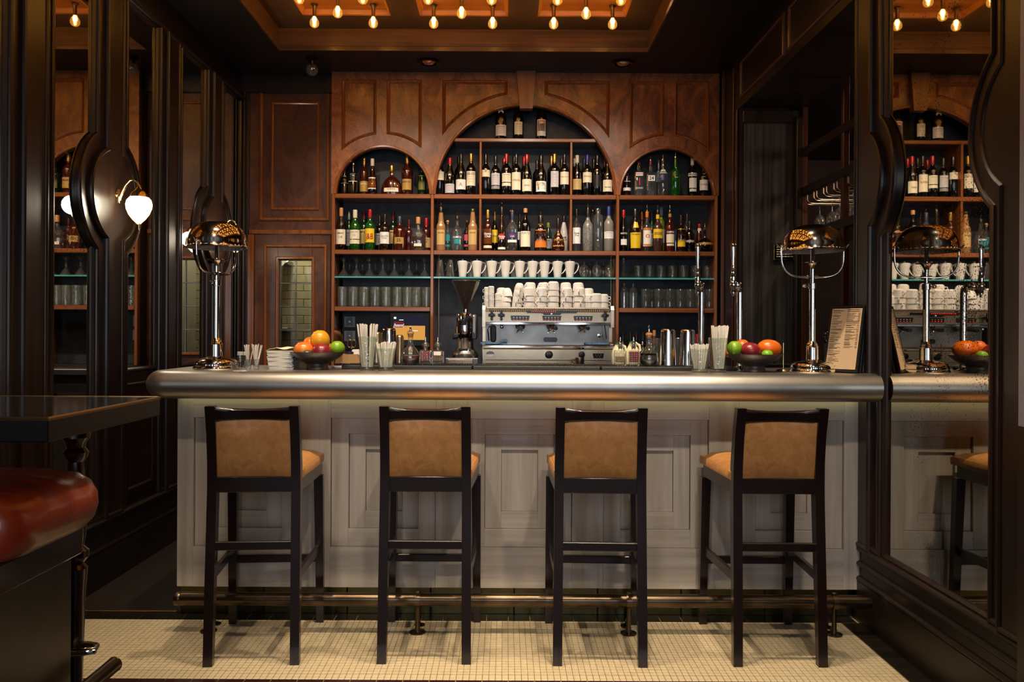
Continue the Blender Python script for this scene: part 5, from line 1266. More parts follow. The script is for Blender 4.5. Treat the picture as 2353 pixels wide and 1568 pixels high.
# ---------------------------------------------------------------- coffee cups stacked on top
def cupmesh(r, h, rb):
    body = MB().lathe([(0, h - .004), (rb * .62, h - .004), (rb * .66, h), (rb * .72, h - .001), (rb * .95, h * .86), (r * .94, h * .5), (r, .06 * h), (r * 1.01, 0), (r * .97, 0), (r * .9, h * .5), (rb * .6, h * .9)], 18).mesh('body', 'ceramic')
    hd = MB().tube([(r * .95, 0, h * .3), (r * 1.25, 0, h * .26), (r * 1.42, 0, h * .45), (r * 1.3, 0, h * .66), (r * .9, 0, h * .68)], r * .085, 8).mesh('handle', 'ceramic')
    return body, hd
kinds = {'big': cupmesh(.043, .062, .040), 'mid': cupmesh(.034, .058, .032), 'esp': cupmesh(.0225, .052, .024), 'flare': cupmesh(.037, .066, .028)}
pitch = {'big': .042, 'mid': .040, 'esp': .050, 'flare': .036}
zc0 = mz(706)
stacks = [ # u, kind, n, depth row, handle angle, tilt, name
 (1128.6, 'esp', 3, 0, 3.0, 0, 'at the grinder end'), (1144.5, 'esp', 2, 0, .3, 0, 'next to the taller espresso pile'), (1119, 'esp', 3, 1, 3.2, 0, 'in the back row at the grinder end'),
 (1151, 'big', 3, 1, 1.2, 4, 'in the back row behind the espresso cups'), (1162, 'flare', 3, 0, 1.4, 10, 'of leaning flared cups, shorter one'), (1187.5, 'flare', 4, 0, -1.5, 7, 'of leaning flared cups, taller one'),
 (1215.6, 'big', 3, 0, 3.4, 0, 'below the third lidded mug'), (1218, 'big', 4, 1, 3.3, 0, 'in the back row with a handle sticking up'), (1243, 'big', 3, 0, -2.4, 2, 'above the middle display'), (1246.5, 'big', 4, 1, 3.2, 3, 'in the back row above the display'),
 (1271, 'big', 4, 0, 3.3, 0, 'tallest one in the front row'), (1301, 'big', 3, 0, -2.2, 2, 'with handles turned forward'), (1300, 'big', 4, 1, .5, 0, 'in the back row next to the tallest'), (1331.5, 'big', 3, 0, -1.7, 0, 'with top handle pointing out'),
 (1329, 'big', 4, 1, .4, 0, 'highest in the back row'), (1353, 'mid', 2, 0, 3.1, 0, 'low one beside the wide cups'), (1352, 'big', 3, 1, 1.0, 0, 'in the back row near the low ones'), (1370.5, 'big', 2, 0, 3.1, 0, 'low one of wide cups'), (1388, 'mid', 2, 0, -.4, 0, 'at the tap end'),
]
for u, kd, n_, row, ha, tilt, where in stacks:
    y = YM + .10 + row * .125; x = WX(u, y, 690); z = zc0
    r_ = {'big': .043, 'mid': .034, 'esp': .0225, 'flare': .037}[kd]
    for i in range(n_):
        t = thing('coffee_cup', f'white upturned cup, {["lowest","second","third","fourth"][i]} in stack {where}', 'cup', (x, y, z), group='white cups stacked on the espresso machine')
        t.rotation_euler = (math.radians(-2 if i else 0), math.radians(tilt * min(i, 2) * (1 if u > 1170 else .6)), ha + random.uniform(-.25, .25) + (.5 if i % 2 else 0) * (1 if kd == 'big' else 0))
        link('body', kinds[kd][0], t); link('handle', kinds[kd][1], t)
        z += pitch[kd]; x += math.sin(math.radians(tilt * min(i + 1, 2))) * pitch[kd] * .7
# ================================================================ GRINDER + KNOCK BOX
YG = 5.72
gz = lambda v: WZ(v, YG, 1072) - 1.062
gr = thing('coffee_grinder', 'steel coffee grinder with tall smoky cone hopper', 'coffee grinder', (WX(1070, YG, 780), YG, 1.062))
MB().lathe([(.018, gz(712)), (.022, gz(704)), (.098, gz(650)), (.100, gz(647)), (.096, gz(650)), (.020, gz(704))], 24).build('hopper', 'smoke_glass', gr)
MB().lathe([(.100, gz(649)), (.102, gz(646)), (.099, gz(644)), (0, gz(643.5))], 24).build('hopper_lid', 'smoke_glass', gr)
MB().lathe([(0, gz(712)), (.016, gz(712)), (.017, gz(690)), (.005, gz(684)), (0, gz(684))], 12).build('coffee_feed', 'p_brown', gr)
MB().lathe([(.05, gz(722)), (.052, gz(719)), (.024, gz(718)), (.024, gz(711)), (.0, gz(711))], 20).build('collar', 'chrome_warm', gr)
MB().lathe([(0, gz(776)), (.058, gz(776)), (.060, gz(772)), (.060, gz(726)), (.055, gz(721)), (0, gz(720))], 24, (-.006, -.02, 0)).build('dosing_chamber', 'chrome', gr)
MB().cbox(.0, .085, -.03, .14, gz(780), gz(722), .015).build('motor_housing', 'steel_dull', gr)
MB().cbox(-.028, .008, -.088, -.07, gz(748), gz(734), .005).build('dose_window', 'dark_metal', gr)
MB().cbox(-.088, -.045, -.08, -.04, gz(776), gz(767), .004).tube([(-.09, -.07, gz(779)), (-.05, -.07, gz(777))], .006, 8).build('portafilter_fork', 'black_plastic', gr)
MB().cbox(.045, .082, -.07, -.04, gz(780), gz(764), .006).build('dose_lever', 'black_plastic', gr)
MB().lathe([(0, 0), (.088, 0), (.092, .01), (.090, .03), (.072, .05), (.058, .075), (.054, gz(778)), (.0, gz(777))], 24, (-.002, .0, gz(822) - .002), sy=1.15).build('base', 'steel_dull', gr)
MB().cbox(-.042, .02, -.082, -.06, gz(806), gz(800), .003).build('switch_plate', 'black_plastic', gr)
MB().lathe([(0, 0), (.006, .001), (.006, .006)], 10, (.034, -.075, gz(803)), axis='Y').build('power_button', 'green_plastic', gr)
MB().lathe([(.086, 0), (.09, .006), (.09, gz(822))], 20).build('plinth', 'dark_metal', gr)
kb = thing('knock_box', 'steel coffee knock-out drawer under the grinder front', 'box', (WX(1062, 5.60, 830), 5.60, 1.062))
hzk = WZ(823, 5.60, 1062) - 1.062
MB().cbox(-.112, .112, -.06, .06, 0, hzk, .003).build('body', 'steel_dull', kb, smooth=False)
MB().cbox(-.095, .075, -.068, -.06, .012, hzk - .008, .002).build('drawer', 'steel', kb, smooth=False)
tag(MB().lathe([(.012, 0), (.014, .004), (.014, .012), (.009, .016), (.009, .045), (.015, .05), (.014, .056), (0, .057)], 14).build('coffee_tamper', 'chrome_warm', None, (WX(1088, 5.60, 820), 5.60, 1.062 + hzk)), 'small tamper with brown handle standing on the knock box', 'tamper')
# ================================================================ TILL
YTl = 5.95
ti = thing('till_screen', 'black touch-screen till glowing amber under the shelves', 'till', (WX(941, YTl, 760), YTl, 1.062))
tw = 46 * YTl / F; th0 = WZ(797, YTl, 941) - 1.062; th1 = WZ(719, YTl, 941) - 1.062
hgt = (th1 - th0) / 2
tl = bpy.data.objects.new('screen_housing', MB().cbox(-tw, tw, -.012, .03, -hgt, hgt, .006).mesh('screen_housing', 'black_plastic', smooth=False)); COL.objects.link(tl); tl.parent = ti; tl.location = (0, 0, (th0 + th1) / 2); tl.rotation_euler = (math.radians(-8), 0, math.radians(3))
def scr(x0, x1, z0, z1, mt, nm, d=.0135): MB().box(x0 * tw, x1 * tw, -d, -d + .001, z0 * hgt, z1 * hgt).build(nm, mt, tl, smooth=False)
scr(-.80, .78, -.62, .22, 'screen_amber', 'display'); scr(-.80, .78, .22, .86, 'screen_navy', 'display')
scr(-.78, -.28, .12, .46, 'screen_red', 'tag', .0145); scr(-.78, -.66, .62, .74, 'screen_white', 'icon', .0145); scr(-.52, -.30, .54, .58, 'screen_white', 'text_line', .0145); scr(.02, .42, -.10, -.06, 'screen_white', 'text_line', .0145)
m = MB(); text_flat(m, '[Restaurant]', .032, lambda a, b: (-.53 * tw + a, -.0150, .24 * hgt + b), shear=.3, maxw=.075); m.build('lettering', 'screen_white', tl, smooth=False, recalc=False)
MB().cbox(-.05, .05, -.02, .10, 0, .012, .003).cbox(-.03, .03, .03, .05, .01, th0 + .06, .003).build('stand', 'black_plastic', ti, smooth=False)
cdw = thing('cash_drawer', 'grey metal cash drawer on the back counter beneath the till screen', 'cash drawer', (WX(938, 5.75, 830), 5.80, 1.062))
MB().cbox(-.19, .19, -.06, .10, 0, .075, .004).build('body', 'dark_metal', cdw, smooth=False); MB().lathe([(0, 0), (.009, .001), (.009, .006)], 12, (.08, -.066, .04), axis='Y').build('lock', 'chrome', cdw)
# switch plates on the slate back
for u, v, nm in ((803, 740, 'upper'), (803, 772.5, 'lower')):
    t = thing('dimmer_switch', f'{nm} square glass dimmer plate on the dark back wall beside the till', 'switch', (WX(u, 6.53, v), 6.548, WZ(v, 6.53, u)))
    MB().cbox(-.045, .045, -.010, 0, -.043, .043, .002).build('plate', 'p_lilac', t, smooth=False)
    MB().cbox(-.026, .024, -.014, -.010, -.036, .036, .002).build('panel', 'p_greyblue', t, smooth=False)
    MB().lathe([(0, -.022), (.008, -.021), (.010, -.014)], 14, axis='Y').build('dial', 'steel', t); MB().box(-.018, .016, -.0155, -.014, -.036, -.029).build('tag', 'paper', t, smooth=False)
# ================================================================ ON THE BAR TOP
ZT = 1.16
# rubber bar mats
for i, (u0, u1, lab) in enumerate(((785, 1085, 'black rubber bar mat under the decanter and bitters beside the till'), (1087, 1380, 'black rubber bar mat in front of the espresso machine'), (1382, 1590, 'black rubber bar mat under the steel shakers'))):
    x0, x1 = WX(u0, 3.80), WX(u1, 3.80)
    t = thing('bar_mat', lab, 'mat', ((x0 + x1) / 2, 3.80, ZT), group='black bar mats')
    hw = (x1 - x0) / 2
    MB().cbox(-hw, hw, 0, .26, 0, .018, .003).build('body', 'black_rubber', t, smooth=False)
    m = MB()
    for k in range(int(hw * 2 / .012)):
        m.box(-hw + .006 + k * .012, -hw + .012 + k * .012, .012, .25, .0178, .021)
    m.build('nubs', 'black_rubber', t, smooth=False)
tag(MB().cbox(-.05, .05, 0, .2, 0, .016, .003).build('small_bar_mat', 'black_rubber', None, (WX(1672, 3.86), 3.86, ZT)), 'small black mat behind the tall straw glass near the taps', 'mat')
ZM = ZT + .021
# ---- desk lamps
def desk_lamp(u, Y, ang, lab, tiltd=0):
    x = WX(u, Y, 850); t = thing('table_lamp', lab, 'lamp', (x, Y, ZT), group='polished nickel lamps on the bar')
    B = MB().lathe([(0, 0), (.100, 0), (.103, .006), (.101, .012), (.098, .016), (.099, .024), (.094, .036), (.086, .044), (.070, .049), (.050, .053), (.035, .058), (.030, .060)], 36)
    B.build('base', 'chrome', t)
    MB().lathe([(.029, .058), (.028, .075), (.028, .105), (.027, .115), (.029, .118), (.027, .122), (.024, .127), (.025, .130), (.020, .138), (.015, .145), (0, .146)], 28).build('socket', 'chrome', t)
    MB().lathe([(.0145, .14), (.0145, .395), (0, .395)], 20).build('pole', 'chrome', t)
    MB().lathe([(.0145, .385), (.019, .387), (.019, .412), (.0145, .414)], 20).build('collar', 'chrome', t)
    ca, sa = math.cos(ang), math.sin(ang)
    m = MB().tube([(ca * -.012, sa * -.012, .40), (ca * -.03, sa * -.03, .40)], .0035, 8); m.lathe([(0, 0), (.008, .002), (.010, .009), (.007, .016), (0, .017)], 12, (0, 0, 0), axis='X')
    n0 = len(m.v) - (12 * 3 + 2)
    m.v[n0:] = [(ca * (-.028 - a) - sa * b, sa * (-.028 - a) + ca * b, .40 + c) for a, b, c in m.v[n0:]]
    m.build('thumb_screw', 'chrome', t)
    MB().lathe([(.0095, .40), (.0095, .575), (.0115, .58), (.0115, .66), (0, .66)], 18).build('upper_pole', 'chrome', t)
    MB().lathe([(.012, .478), (.013, .485), (.020, .496), (.026, .503), (.047, .505), (.048, .508), (0, .509)], 24).build('drip_disc', 'chrome_warm', t)
    # yoke
    R = .146; pts = []
    for i in range(25):
        a = PI + PI * i / 24
        px_ = R * math.copysign(abs(math.cos(a)) ** .55, math.cos(a)); pz = .545 - .105 * abs(math.sin(a)) ** .75
        pts.append((px_ * ca, px_ * sa, pz))
    pts = [(-R * 1.0 * ca, -R * sa, .585)] + pts + [(R * ca, R * sa, .585)]
    MB().tube(pts, .0048, 10).build('yoke', 'chrome', t)
    m = MB()
    for s in (-1, 1):
        m.tube([(s * .126 * ca, s * .126 * sa, .583), (s * .160 * ca, s * .160 * sa, .583)], .0038, 8)
        m.sphere((s * .146 * ca, s * .146 * sa, .583), .0075, 10, 8)
        m.tube([(s * .158 * ca, s * .158 * sa, .578), (s * .170 * ca, s * .170 * sa, .594)], .004, 8)
    m.build('pivot_knob', 'chrome', t)
    m = MB().tube([(.024 * ca, .024 * sa, .442), (-.024 * ca, -.024 * sa, .442)], .009, 10); m.build('yoke_clamp', 'chrome_warm', t)
    sh = MB().lathe([(.1385, .560), (.1400, .563), (.137, .568), (.1365, .59), (.128, .622), (.112, .650), (.088, .669), (.058, .679), (.025, .683), (0, .684)], 48)
    so = sh.build('lamp_shade', 'chrome_warm', t)
    MB().lathe([(.1380, .561), (.1345, .59), (.126, .620), (.110, .647), (.087, .665), (.058, .675), (0, .680)], 40).build('shade_lining', 'paper', so)
    return t
desk_lamp(497, 3.73, math.radians(74), 'polished nickel desk lamp at the end of the bar beside the panelled door')
desk_lamp(1866, 3.73, math.radians(2), 'polished nickel desk lamp beside the leaning menus and big mirror')
# ---- beer taps
def beer_tap(u, ut, Y, vtop, vel, lab):
    x = WX(u, Y, 700); t = thing('beer_tap', lab, 'beer tap', (x, Y, ZT), group='chrome beer taps')
    dx = WX(ut, Y, 650) - x; dy = -.06
    ze = WZ(vel, Y, u) - ZT
    pts = [(0, 0, 0), (0, 0, ze - .04)] + [(dx * .5 * (1 - math.cos(a)) * .45, dy * .5 * (1 - math.cos(a)) * .45, ze - .04 + .035 * math.sin(a)) for a in (PI / 8, PI / 4, 3 * PI / 8, PI / 2)] + [(dx * .55, dy * .55, ze - .004)]
    MB().tube(pts, .0155, 18).build('column', 'chrome', t)
    MB().lathe([(0, 0), (.03, 0), (.031, .006), (.018, .012), (.0155, .02)], 20).build('base_flange', 'chrome', t)
    m = MB().sphere((dx * .45, dy * .45 - .01, ze - .004), .021, 16, 12).tube([(dx * .45, dy * .45, ze - .004), (dx, dy, ze)], .010, 12); m.build('elbow', 'chrome', t)
    f = MB().lathe([(0, ze - .058), (.006, ze - .058), (.007, ze - .045), (.011, ze - .042), (.012, ze - .02), (.016, ze - .012), (.016, ze + .008), (.012, ze + .014), (.014, ze + .03), (.010, ze + .052), (.0, ze + .055)], 18, (dx, dy, 0)).build('faucet', 'chrome', t)
    zt_ = WZ(vtop, Y, u) - ZT
    m = MB().lathe([(.009, ze + .05), (.010, ze + .08), (.008, ze + .083), (.0085, ze + .09)], 14, (dx, dy, 0))
    m.lathe([(.0075, ze + .088), (.009, ze + .12), (.0125, zt_ - .02), (.013, zt_ - .006), (.009, zt_), (0, zt_ + .001)], 14, (dx, dy, 0), sx=1, sy=.7); m.build('handle', 'chrome', f)
beer_tap(1612, 1597, 3.98, 563, 655, 'chrome swan-neck beer tap rising behind the stirrers, nearer the shelves')
beer_tap(1700, 1677, 3.92, 563, 655, 'chrome swan-neck beer tap rising behind the fruit bowl, nearer the lamp')
# ---- fruit
bowl_me = MB().lathe([(0, .005), (.046, .005), (.050, 0), (.052, .004), (.048, .016), (.047, .026), (.066, .036), (.098, .054), (.126, .080), (.127, .083), (.122, .083), (.094, .062), (.060, .044), (0, .038)], 36).mesh('bowl', 'bowl_bronze')
def fruit_obj(nm, u, v, r, Y, m_, lab, sx=1, sz=1, rot=0, grp='fruit in the bowls', stem_=True):
    x = WX(u, Y, v); z = WZ(v, Y, u); R = r * Y / F
    t = thing(nm, lab, 'fruit', (x, Y, z), group=grp); t.rotation_euler = (0, rot, 0)
    b = MB().lathe([(R * math.sin(PI * i / 16) * (1 + .03 * math.sin(2 * PI * i / 16)), -R * sz * math.cos(PI * i / 16) * (1 - (.10 if i in (0, 16) else .02 if i in (1, 15) else 0))) for i in range(17)], 24, sx=sx, sy=min(sx, 1.05))
    b.build('flesh', m_, t)
    if stem_: MB().lathe([(0, R * sz * .86), (R * .09, R * sz * .88), (R * .06, R * sz * .96), (0, R * sz * .98)], 8).build('stem_end', 'p_brown', t)
Yb = 3.76
for u, lab in ((730, 'wide bronze footed bowl of fruit in front of the leaded window'), (1733, 'wide bronze footed bowl of fruit between beer taps and lamp')):
    tag(link('fruit_bowl', bowl_me, None, (WX(u, Yb, 850), Yb, ZT)), lab, 'bowl', 'bronze fruit bowls')
fb = 'by the leaded window'
fruit_obj('grapefruit', 735.5, 781, 22.5, 3.76, 'f_grapefruit', 'large yellow-orange citrus on top of the fruit bowl ' + fb)
fruit_obj('mango', 698, 804, 22, 3.72, 'f_mango', 'orange-red mango nearest the napkins in the bowl ' + fb, sx=1.05, sz=.86)
fruit_obj('orange', 714, 793, 19, 3.82, 'f_orange', 'orange half hidden under the big yellow citrus')
fruit_obj('mango', 739, 808, 21, 3.70, 'f_red', 'dark red mango at the front of the bowl ' + fb, sx=1.1, sz=.9)
fruit_obj('green_apple', 775, 800, 17.5, 3.74, 'f_green', 'shiny yellow-green apple at the rim of the bowl ' + fb, sx=1.0, sz=.95)
fruit_obj('kiwi', 705.5, 813, 11, 3.675, 'f_kiwi', 'brown kiwi peeping over the bowl rim', sx=1.1, sz=.8)
fruit_obj('orange', 756, 803, 14, 3.80, 'f_orange', 'small orange between the red mango and the green apple')
fb = 'by the beer taps'
fruit_obj('green_apple', 1688, 801, 17.5, 3.72, 'f_green', 'bright green apple in the bowl ' + fb)
fruit_obj('orange', 1706, 797, 17, 3.82, 'f_orange', 'orange behind the green apple in the bowl ' + fb)
fruit_obj('mango', 1726, 806, 21, 3.70, 'f_red', 'deep red mango at the front of the bowl ' + fb, sx=1.15, sz=.9, rot=.3)
fruit_obj('papaya', 1768, 800, 22, 3.75, 'f_orange', 'big oval orange fruit nearest the lamp', sx=1.28, sz=.9, rot=.1)
fruit_obj('lime', 1763, 814, 12, 3.675, 'f_lime', 'small green lime below the big oval orange fruit', sx=1.1, sz=.85)
fruit_obj('orange', 1673, 812, 11, 3.80, 'f_orange', 'small orange tucked at the bowl edge beside the straws')
fruit_obj('red_apple', 1733, 826, 22, 3.77, 'f_mango', 'mango hidden low in the middle of the bowl by the taps', sz=.8)
fruit_obj('mango', 732, 826, 22, 3.78, 'f_mango', 'mango hidden low in the middle of the bowl by the window', sz=.8)
# ---- straws in glasses
straw_me = {}
def straw_glass(u, v0, v1, vs, wt, wb, Y, lab, zb=ZT, n=26, tall=True, fan=1.0, seed=1, sm='paper', r=.0028, gm='cut_glass'):
    rnd = random.Random(seed); k = Y / F; x = WX(u, Y, v1)
    h = WZ(v0, Y, u) - zb; hs = WZ(vs, Y, u) - zb; rt, rb = wt * k / 2, wb * k / 2
    t = thing('straw_glass', 'glass ' + lab, 'glass', (x, Y, zb), group='glasses holding straws')
    MB().lathe([(0, .004), (rb * .9, .002), (rb, 0), (rb * 1.02, .004), (rb + (rt - rb) * .2, h * .2), (rt, h), (rt - .002, h + .001), (rt - .004, h), (rb - .001, .018), (0, .014)], 24).build('glass_body', gm, t)
    MB().lathe([(rt * .995, h * .86), (rt * 1.01, h * .87), (rt * 1.01, h), (rt * .99, h)], 24).build('rim_band', 'clear_glass', t)
    b = thing('straw_bundle', 'straw bundle in the glass ' + lab.replace('of white straws, ', '').replace('of thin stirrers, ', 'of stirrers, '), 'straws', (x, Y, zb), group='bundles of white straws')
    for i in range(n):
        a = rnd.uniform(0, 2 * PI); q = math.sqrt(rnd.random())
        rbq, rtq = (rb - .006) * .85 * q, (rt - .006) * fan * q
        hh = hs + rnd.uniform(-.006, .003)
        p0 = (rbq * math.cos(a), rbq * math.sin(a), .017); p1 = (rtq * 1.12 * math.cos(a) * hh / h * .9, rtq * math.sin(a) * 1.0 * hh / h * .9, hh)
        MB().tube([p0, p1], r, 6).build('straw', sm, b)
straw_glass(844, 774, 851, 745, 41, 34, 3.68, 'of white straws, taller one, in front of the switch plates', seed=2, n=34)
straw_glass(887, 801, 852, 787, 45, 37, 3.67, 'of white straws, shorter one, beside the steel shaker', seed=3, n=30)
straw_glass(1607, 802, 853, 791, 44, 36, 3.67, 'of white straws, shorter one, in front of the beer tap', seed=4, n=30)
straw_glass(1649, 777, 855, 749, 43, 36, 3.68, 'of white straws, taller one, beside the bowl by the taps', seed=5, n=34)
straw_glass(571.5, 826, 849, 793, 15, 11, 3.74, 'of thin stirrers, the one nearer the lamp', seed=6, n=14, r=.002, fan=1.15, gm='g_clear')
straw_glass(588.5, 826, 850, 792, 17, 12, 3.72, 'of thin stirrers, the one nearer the napkins', seed=7, n=14, r=.002, fan=1.1, gm='g_clear')
# ---- napkins
xn, yn = WX(648, 3.76, 845), 3.80
t = thing('napkin_stack', 'tall stack of white paper napkins between the stirrers and fruit bowl', 'napkins', (xn, yn, ZT))
random.seed(5); hN = WZ(806, 3.74, 645) - ZT; nN = 22
for i in range(nN):
    a = random.uniform(-.05, .05); dx = random.uniform(-.002, .002) - .006 * i / nN
    z0 = hN * i / nN; z1 = hN * (i + 1) / nN - .0006
    c, s = math.cos(a), math.sin(a); hw = .056 + .006 * i / nN
    pts = [(dx + c * p - s * q, s * p + c * q) for p, q in ((-hw, -.06), (hw, -.06), (hw, .06), (-hw, .06))]
    m = MB().prism(pts, z0, z1, lambda a, b, h: (a, b, h))
    m.build('napkin', 'paper' if i < nN - 1 else 'paper_cream', t, smooth=False)
m = MB(); n = 8; vs, fs = [], []
for i in range(n + 1):
    for j in range(n + 1): vs.append((-.068 + .128 * i / n, -.062 + .124 * j / n, hN + .004 + .006 * math.sin(i * .9) * math.cos(j * .7) + (.008 if i > 2 else 0) - (.004 if i == 0 else 0)))
for i in range(n):
    for j in range(n): fs.append((i * (n + 1) + j, (i + 1) * (n + 1) + j, (i + 1) * (n + 1) + j + 1, i * (n + 1) + j + 1))
o = m.add(vs, fs).build('napkin', 'paper_cream', t); o.modifiers.new('s', 'SOLIDIFY').thickness = .002
tag(MB().prism([(-.01, 0), (.045, 0), (.05, .012), (.02, .035), (-.02, .075), (-.03, .07)], -.03, .03).build('folded_kraft_napkin', 'kraft', None, (WX(688, 3.88, 845), 3.88, ZT), smooth=False), 'folded brown napkin between the white napkins and the fruit bowl', 'napkin')
# ---- salt and pepper
for u, lab in ((552, 'glass shaker with white cap nearer the lamp'), (566.5, 'glass shaker with white cap half behind the stirrers')):
    t = thing('salt_shaker', lab, 'shaker', (WX(u, 3.85, 845), 3.85, ZT), group='white-capped shakers')
    MB().lathe([(0, 0), (.013, 0), (.014, .004), (.014, .05), (.012, .06), (.012, .064)], 16).build('glass_body', 'g_clear', t)
    MB().lathe([(0, .003), (.012, .003), (.012, .034), (0, .034)], 14).build('filling', 'p_black' if u < 560 else 'p_grey', t)
    MB().lathe([(.0145, .062), (.0145, .076), (.012, .079), (0, .079)], 16).build('cap', 'paper', t)
# ---- shakers
def tin(u, v0, v1, wt, wb, Y, lab, zb=ZM, m_='chrome'):
    k = Y / F; h = WZ(v0, Y, u) - zb; rt, rb = wt * k / 2, wb * k / 2
    o = MB().lathe([(rb - .002, 0), (rb, .0), (rb * 1.01, .003), (rb, .006), (rt + (rb - rt) * .1, h * .93), (rt, h - .008), (rt - .004, h - .002), (rt - .008, h), (0, h)], 32).build('cocktail_shaker', m_, None, (WX(u, Y, v1), Y, zb))
    tag(o, lab, 'shaker', 'upturned cocktail shakers')
tin(894, 754, 845, 30, 37, 3.92, 'tall upturned steel shaker behind the short straw glass')
tin(918, 770, 845, 18, 24, 4.02, 'narrower steel shaker just behind the tall one by the till', m_='steel')
tin(867, 763, 845, 22, 28, 4.03, 'steel shaker half hidden between the two straw glasses by the till', m_='steel')
tin(1535, 756, 845, 32, 39, 3.90, 'tall upturned steel shaker beside the black round decanter')
tin(1580, 757, 845, 31, 38, 3.92, 'tall upturned steel shaker beside the short straw glass and tap')
for u, v0, lab in ((1510, 777, 'upturned mixing glass between decanter and shaker'), (1557, 776, 'upturned mixing glass between the two tall shakers')):
    k = 4.0 / F; h = WZ(v0, 4.0, u) - ZM
    o = MB().lathe([(.045, 0), (.044, .003), (.034, h - .01), (.031, h - .002), (0, h)], 20).build('mixing_glass', 'g_clear', None, (WX(u, 4.01, 845), 4.01, ZM)); tag(o, lab, 'glass', 'upturned mixing glasses')
# ---- decanters
def decanter(u, vt, vn, vb, w_, Y, liq, lf, lab):
    k = Y / F; t = thing('decanter', lab, 'decanter', (WX(u, Y, vb), Y, ZM), group='round decanters with pourers')
    R = w_ * k / 2; h = WZ(vn, Y, u) - ZM
    prof = [(0, 0), (R * .6, 0), (R * .8, .004), (R * .97, h * .14), (R, h * .22), (R * .96, h * .32), (R * .75, h * .46), (R * .45, h * .58), (R * .29, h * .66), (R * .26, h * .75), (R * .28, h * .97), (R * .33, h)]
    MB().lathe(prof, 28).build('glass_body', 'g_clear', t)
    lp_ = [(0, .004)] + [(r * .94, z + .003) for r, z in prof[1:] if z < h * lf] + [(R * .93, h * lf), (0, h * lf)]
    MB().lathe(lp_, 24).build('liquid', liq, t)
    MB().lathe([(R * .24, h - .014), (R * .30, h + .002), (R * .36, h + .004), (R * .36, h + .012), (0, h + .013)], 16).build('cork', 'p_cork', t)
    h2 = WZ(vt, Y, u) - ZM
    MB().lathe([(.012, h + .012), (.013, h + .016), (.005, h + .019), (.0045, h2 - .004), (.003, h2), (0, h2)], 12).build('pourer', 'chrome', t)
decanter(943, 751, 769, 842, 44, 3.88, 'g_red', .30, 'round-bellied glass decanter with dark red drink in front of the till')
decanter(1491, 748, 772, 844, 44, 3.86, 'g_black', .42, 'round-bellied glass decanter with black syrup beside the shakers')
# ---- bitters bottles
def bitters(u, Y, liq, lab, lbl=False):
    k = Y / F; t = thing('bitters_bottle', lab, 'bottle', (WX(u, Y, 842), Y, ZM), group='cut glass bitters bottles')
    h = WZ(805, Y, u) - ZM; w_ = 13.2 * k
    MB().cbox(-w_, w_, -w_, w_, 0, h, .006).build('glass_body', 'g_clear', t, smooth=False)
    m = MB()
    for i in range(5):
        for j in range(5): m.sphere((-w_ * .8 + w_ * .4 * i, -w_, h * (.34 + .135 * j)), .0042, 8, 6, sy=.5)
    for i in range(6): m.cbox(-w_ * .92 + i * w_ * .34, -w_ * .76 + i * w_ * .34, -w_ - .002, -w_ + .001, .002, h * .24, .001)
    m.build('cut_facets', 'g_clear', t)
    MB().cbox(-w_ * .84, w_ * .84, -w_ * .84, w_ * .84, h * .24, h * (.92 if liq == 'g_crimson' else .6), .003).build('liquid', liq, t, smooth=False)
    if lbl: MB().box(-w_ * .62, w_ * .62, -w_ - .005, -w_ - .0045, h * .66, h * .92).build('label', 'paper', t, smooth=False)
    MB().lathe([(.010, h), (.010, h + .012), (.018, h + .022), (.019, h + .030), (.010, h + .033), (0, h + .034)], 16).build('glass_collar', 'g_clear', t)
    MB().lathe([(.009, h + .006), (.010, h + .03), (.012, h + .036), (.004, h + .042), (.0035, h + .062), (0, h + .064)], 12).build('dasher', 'chrome', t)
bitters(977.5, 3.86, 'g_crimson', 'square cut-glass bottle of dark red bitters beside the till')
bitters(1006, 3.86, 'g_honey', 'square cut-glass bottle of pale bitters with small white label', True)
bitters(1425, 3.86, 'g_honey', 'square cut-glass bottle of amber bitters in front of the milk')
bitters(1455.5, 3.86, 'g_crimson', 'square cut-glass bottle of crimson bitters beside the black decanter')
# ---- milk
for u, v0, v1, lab in ((1420, 788, 845, 'plastic milk bottle with green cap behind the amber bitters'), (1453, 784, 845, 'plastic milk bottle with green cap behind the crimson bitters')):
    Y = 4.03; k = Y / F; h = WZ(v0, Y, u) - ZM
    t = thing('milk_bottle', lab, 'milk bottle', (WX(u, Y, 845), Y, ZM), group='plastic milk bottles')
    w_ = .032
    m = MB(); rings = []
    for rr_, z in ((w_, 0), (w_ * 1.05, .006), (w_ * 1.05, h * .50), (w_ * .96, h * .62), (w_ * .50, h * .88), (w_ * .44, h * .95)): rings.append((rr_, z))
    m.lathe(rings, 20, sx=1.0, sy=.95); m.build('body', 'milk', t)
    MB().tube([(.014, 0, h * .90), (.034, 0, h * .82), (.040, 0, h * .60), (.030, 0, h * .52)], .007, 10).build('handle', 'milk', t)
    MB().lathe([(w_ * .5, h * .93), (w_ * .5, h), (0, h)], 18).build('cap', 'green_plastic', t)
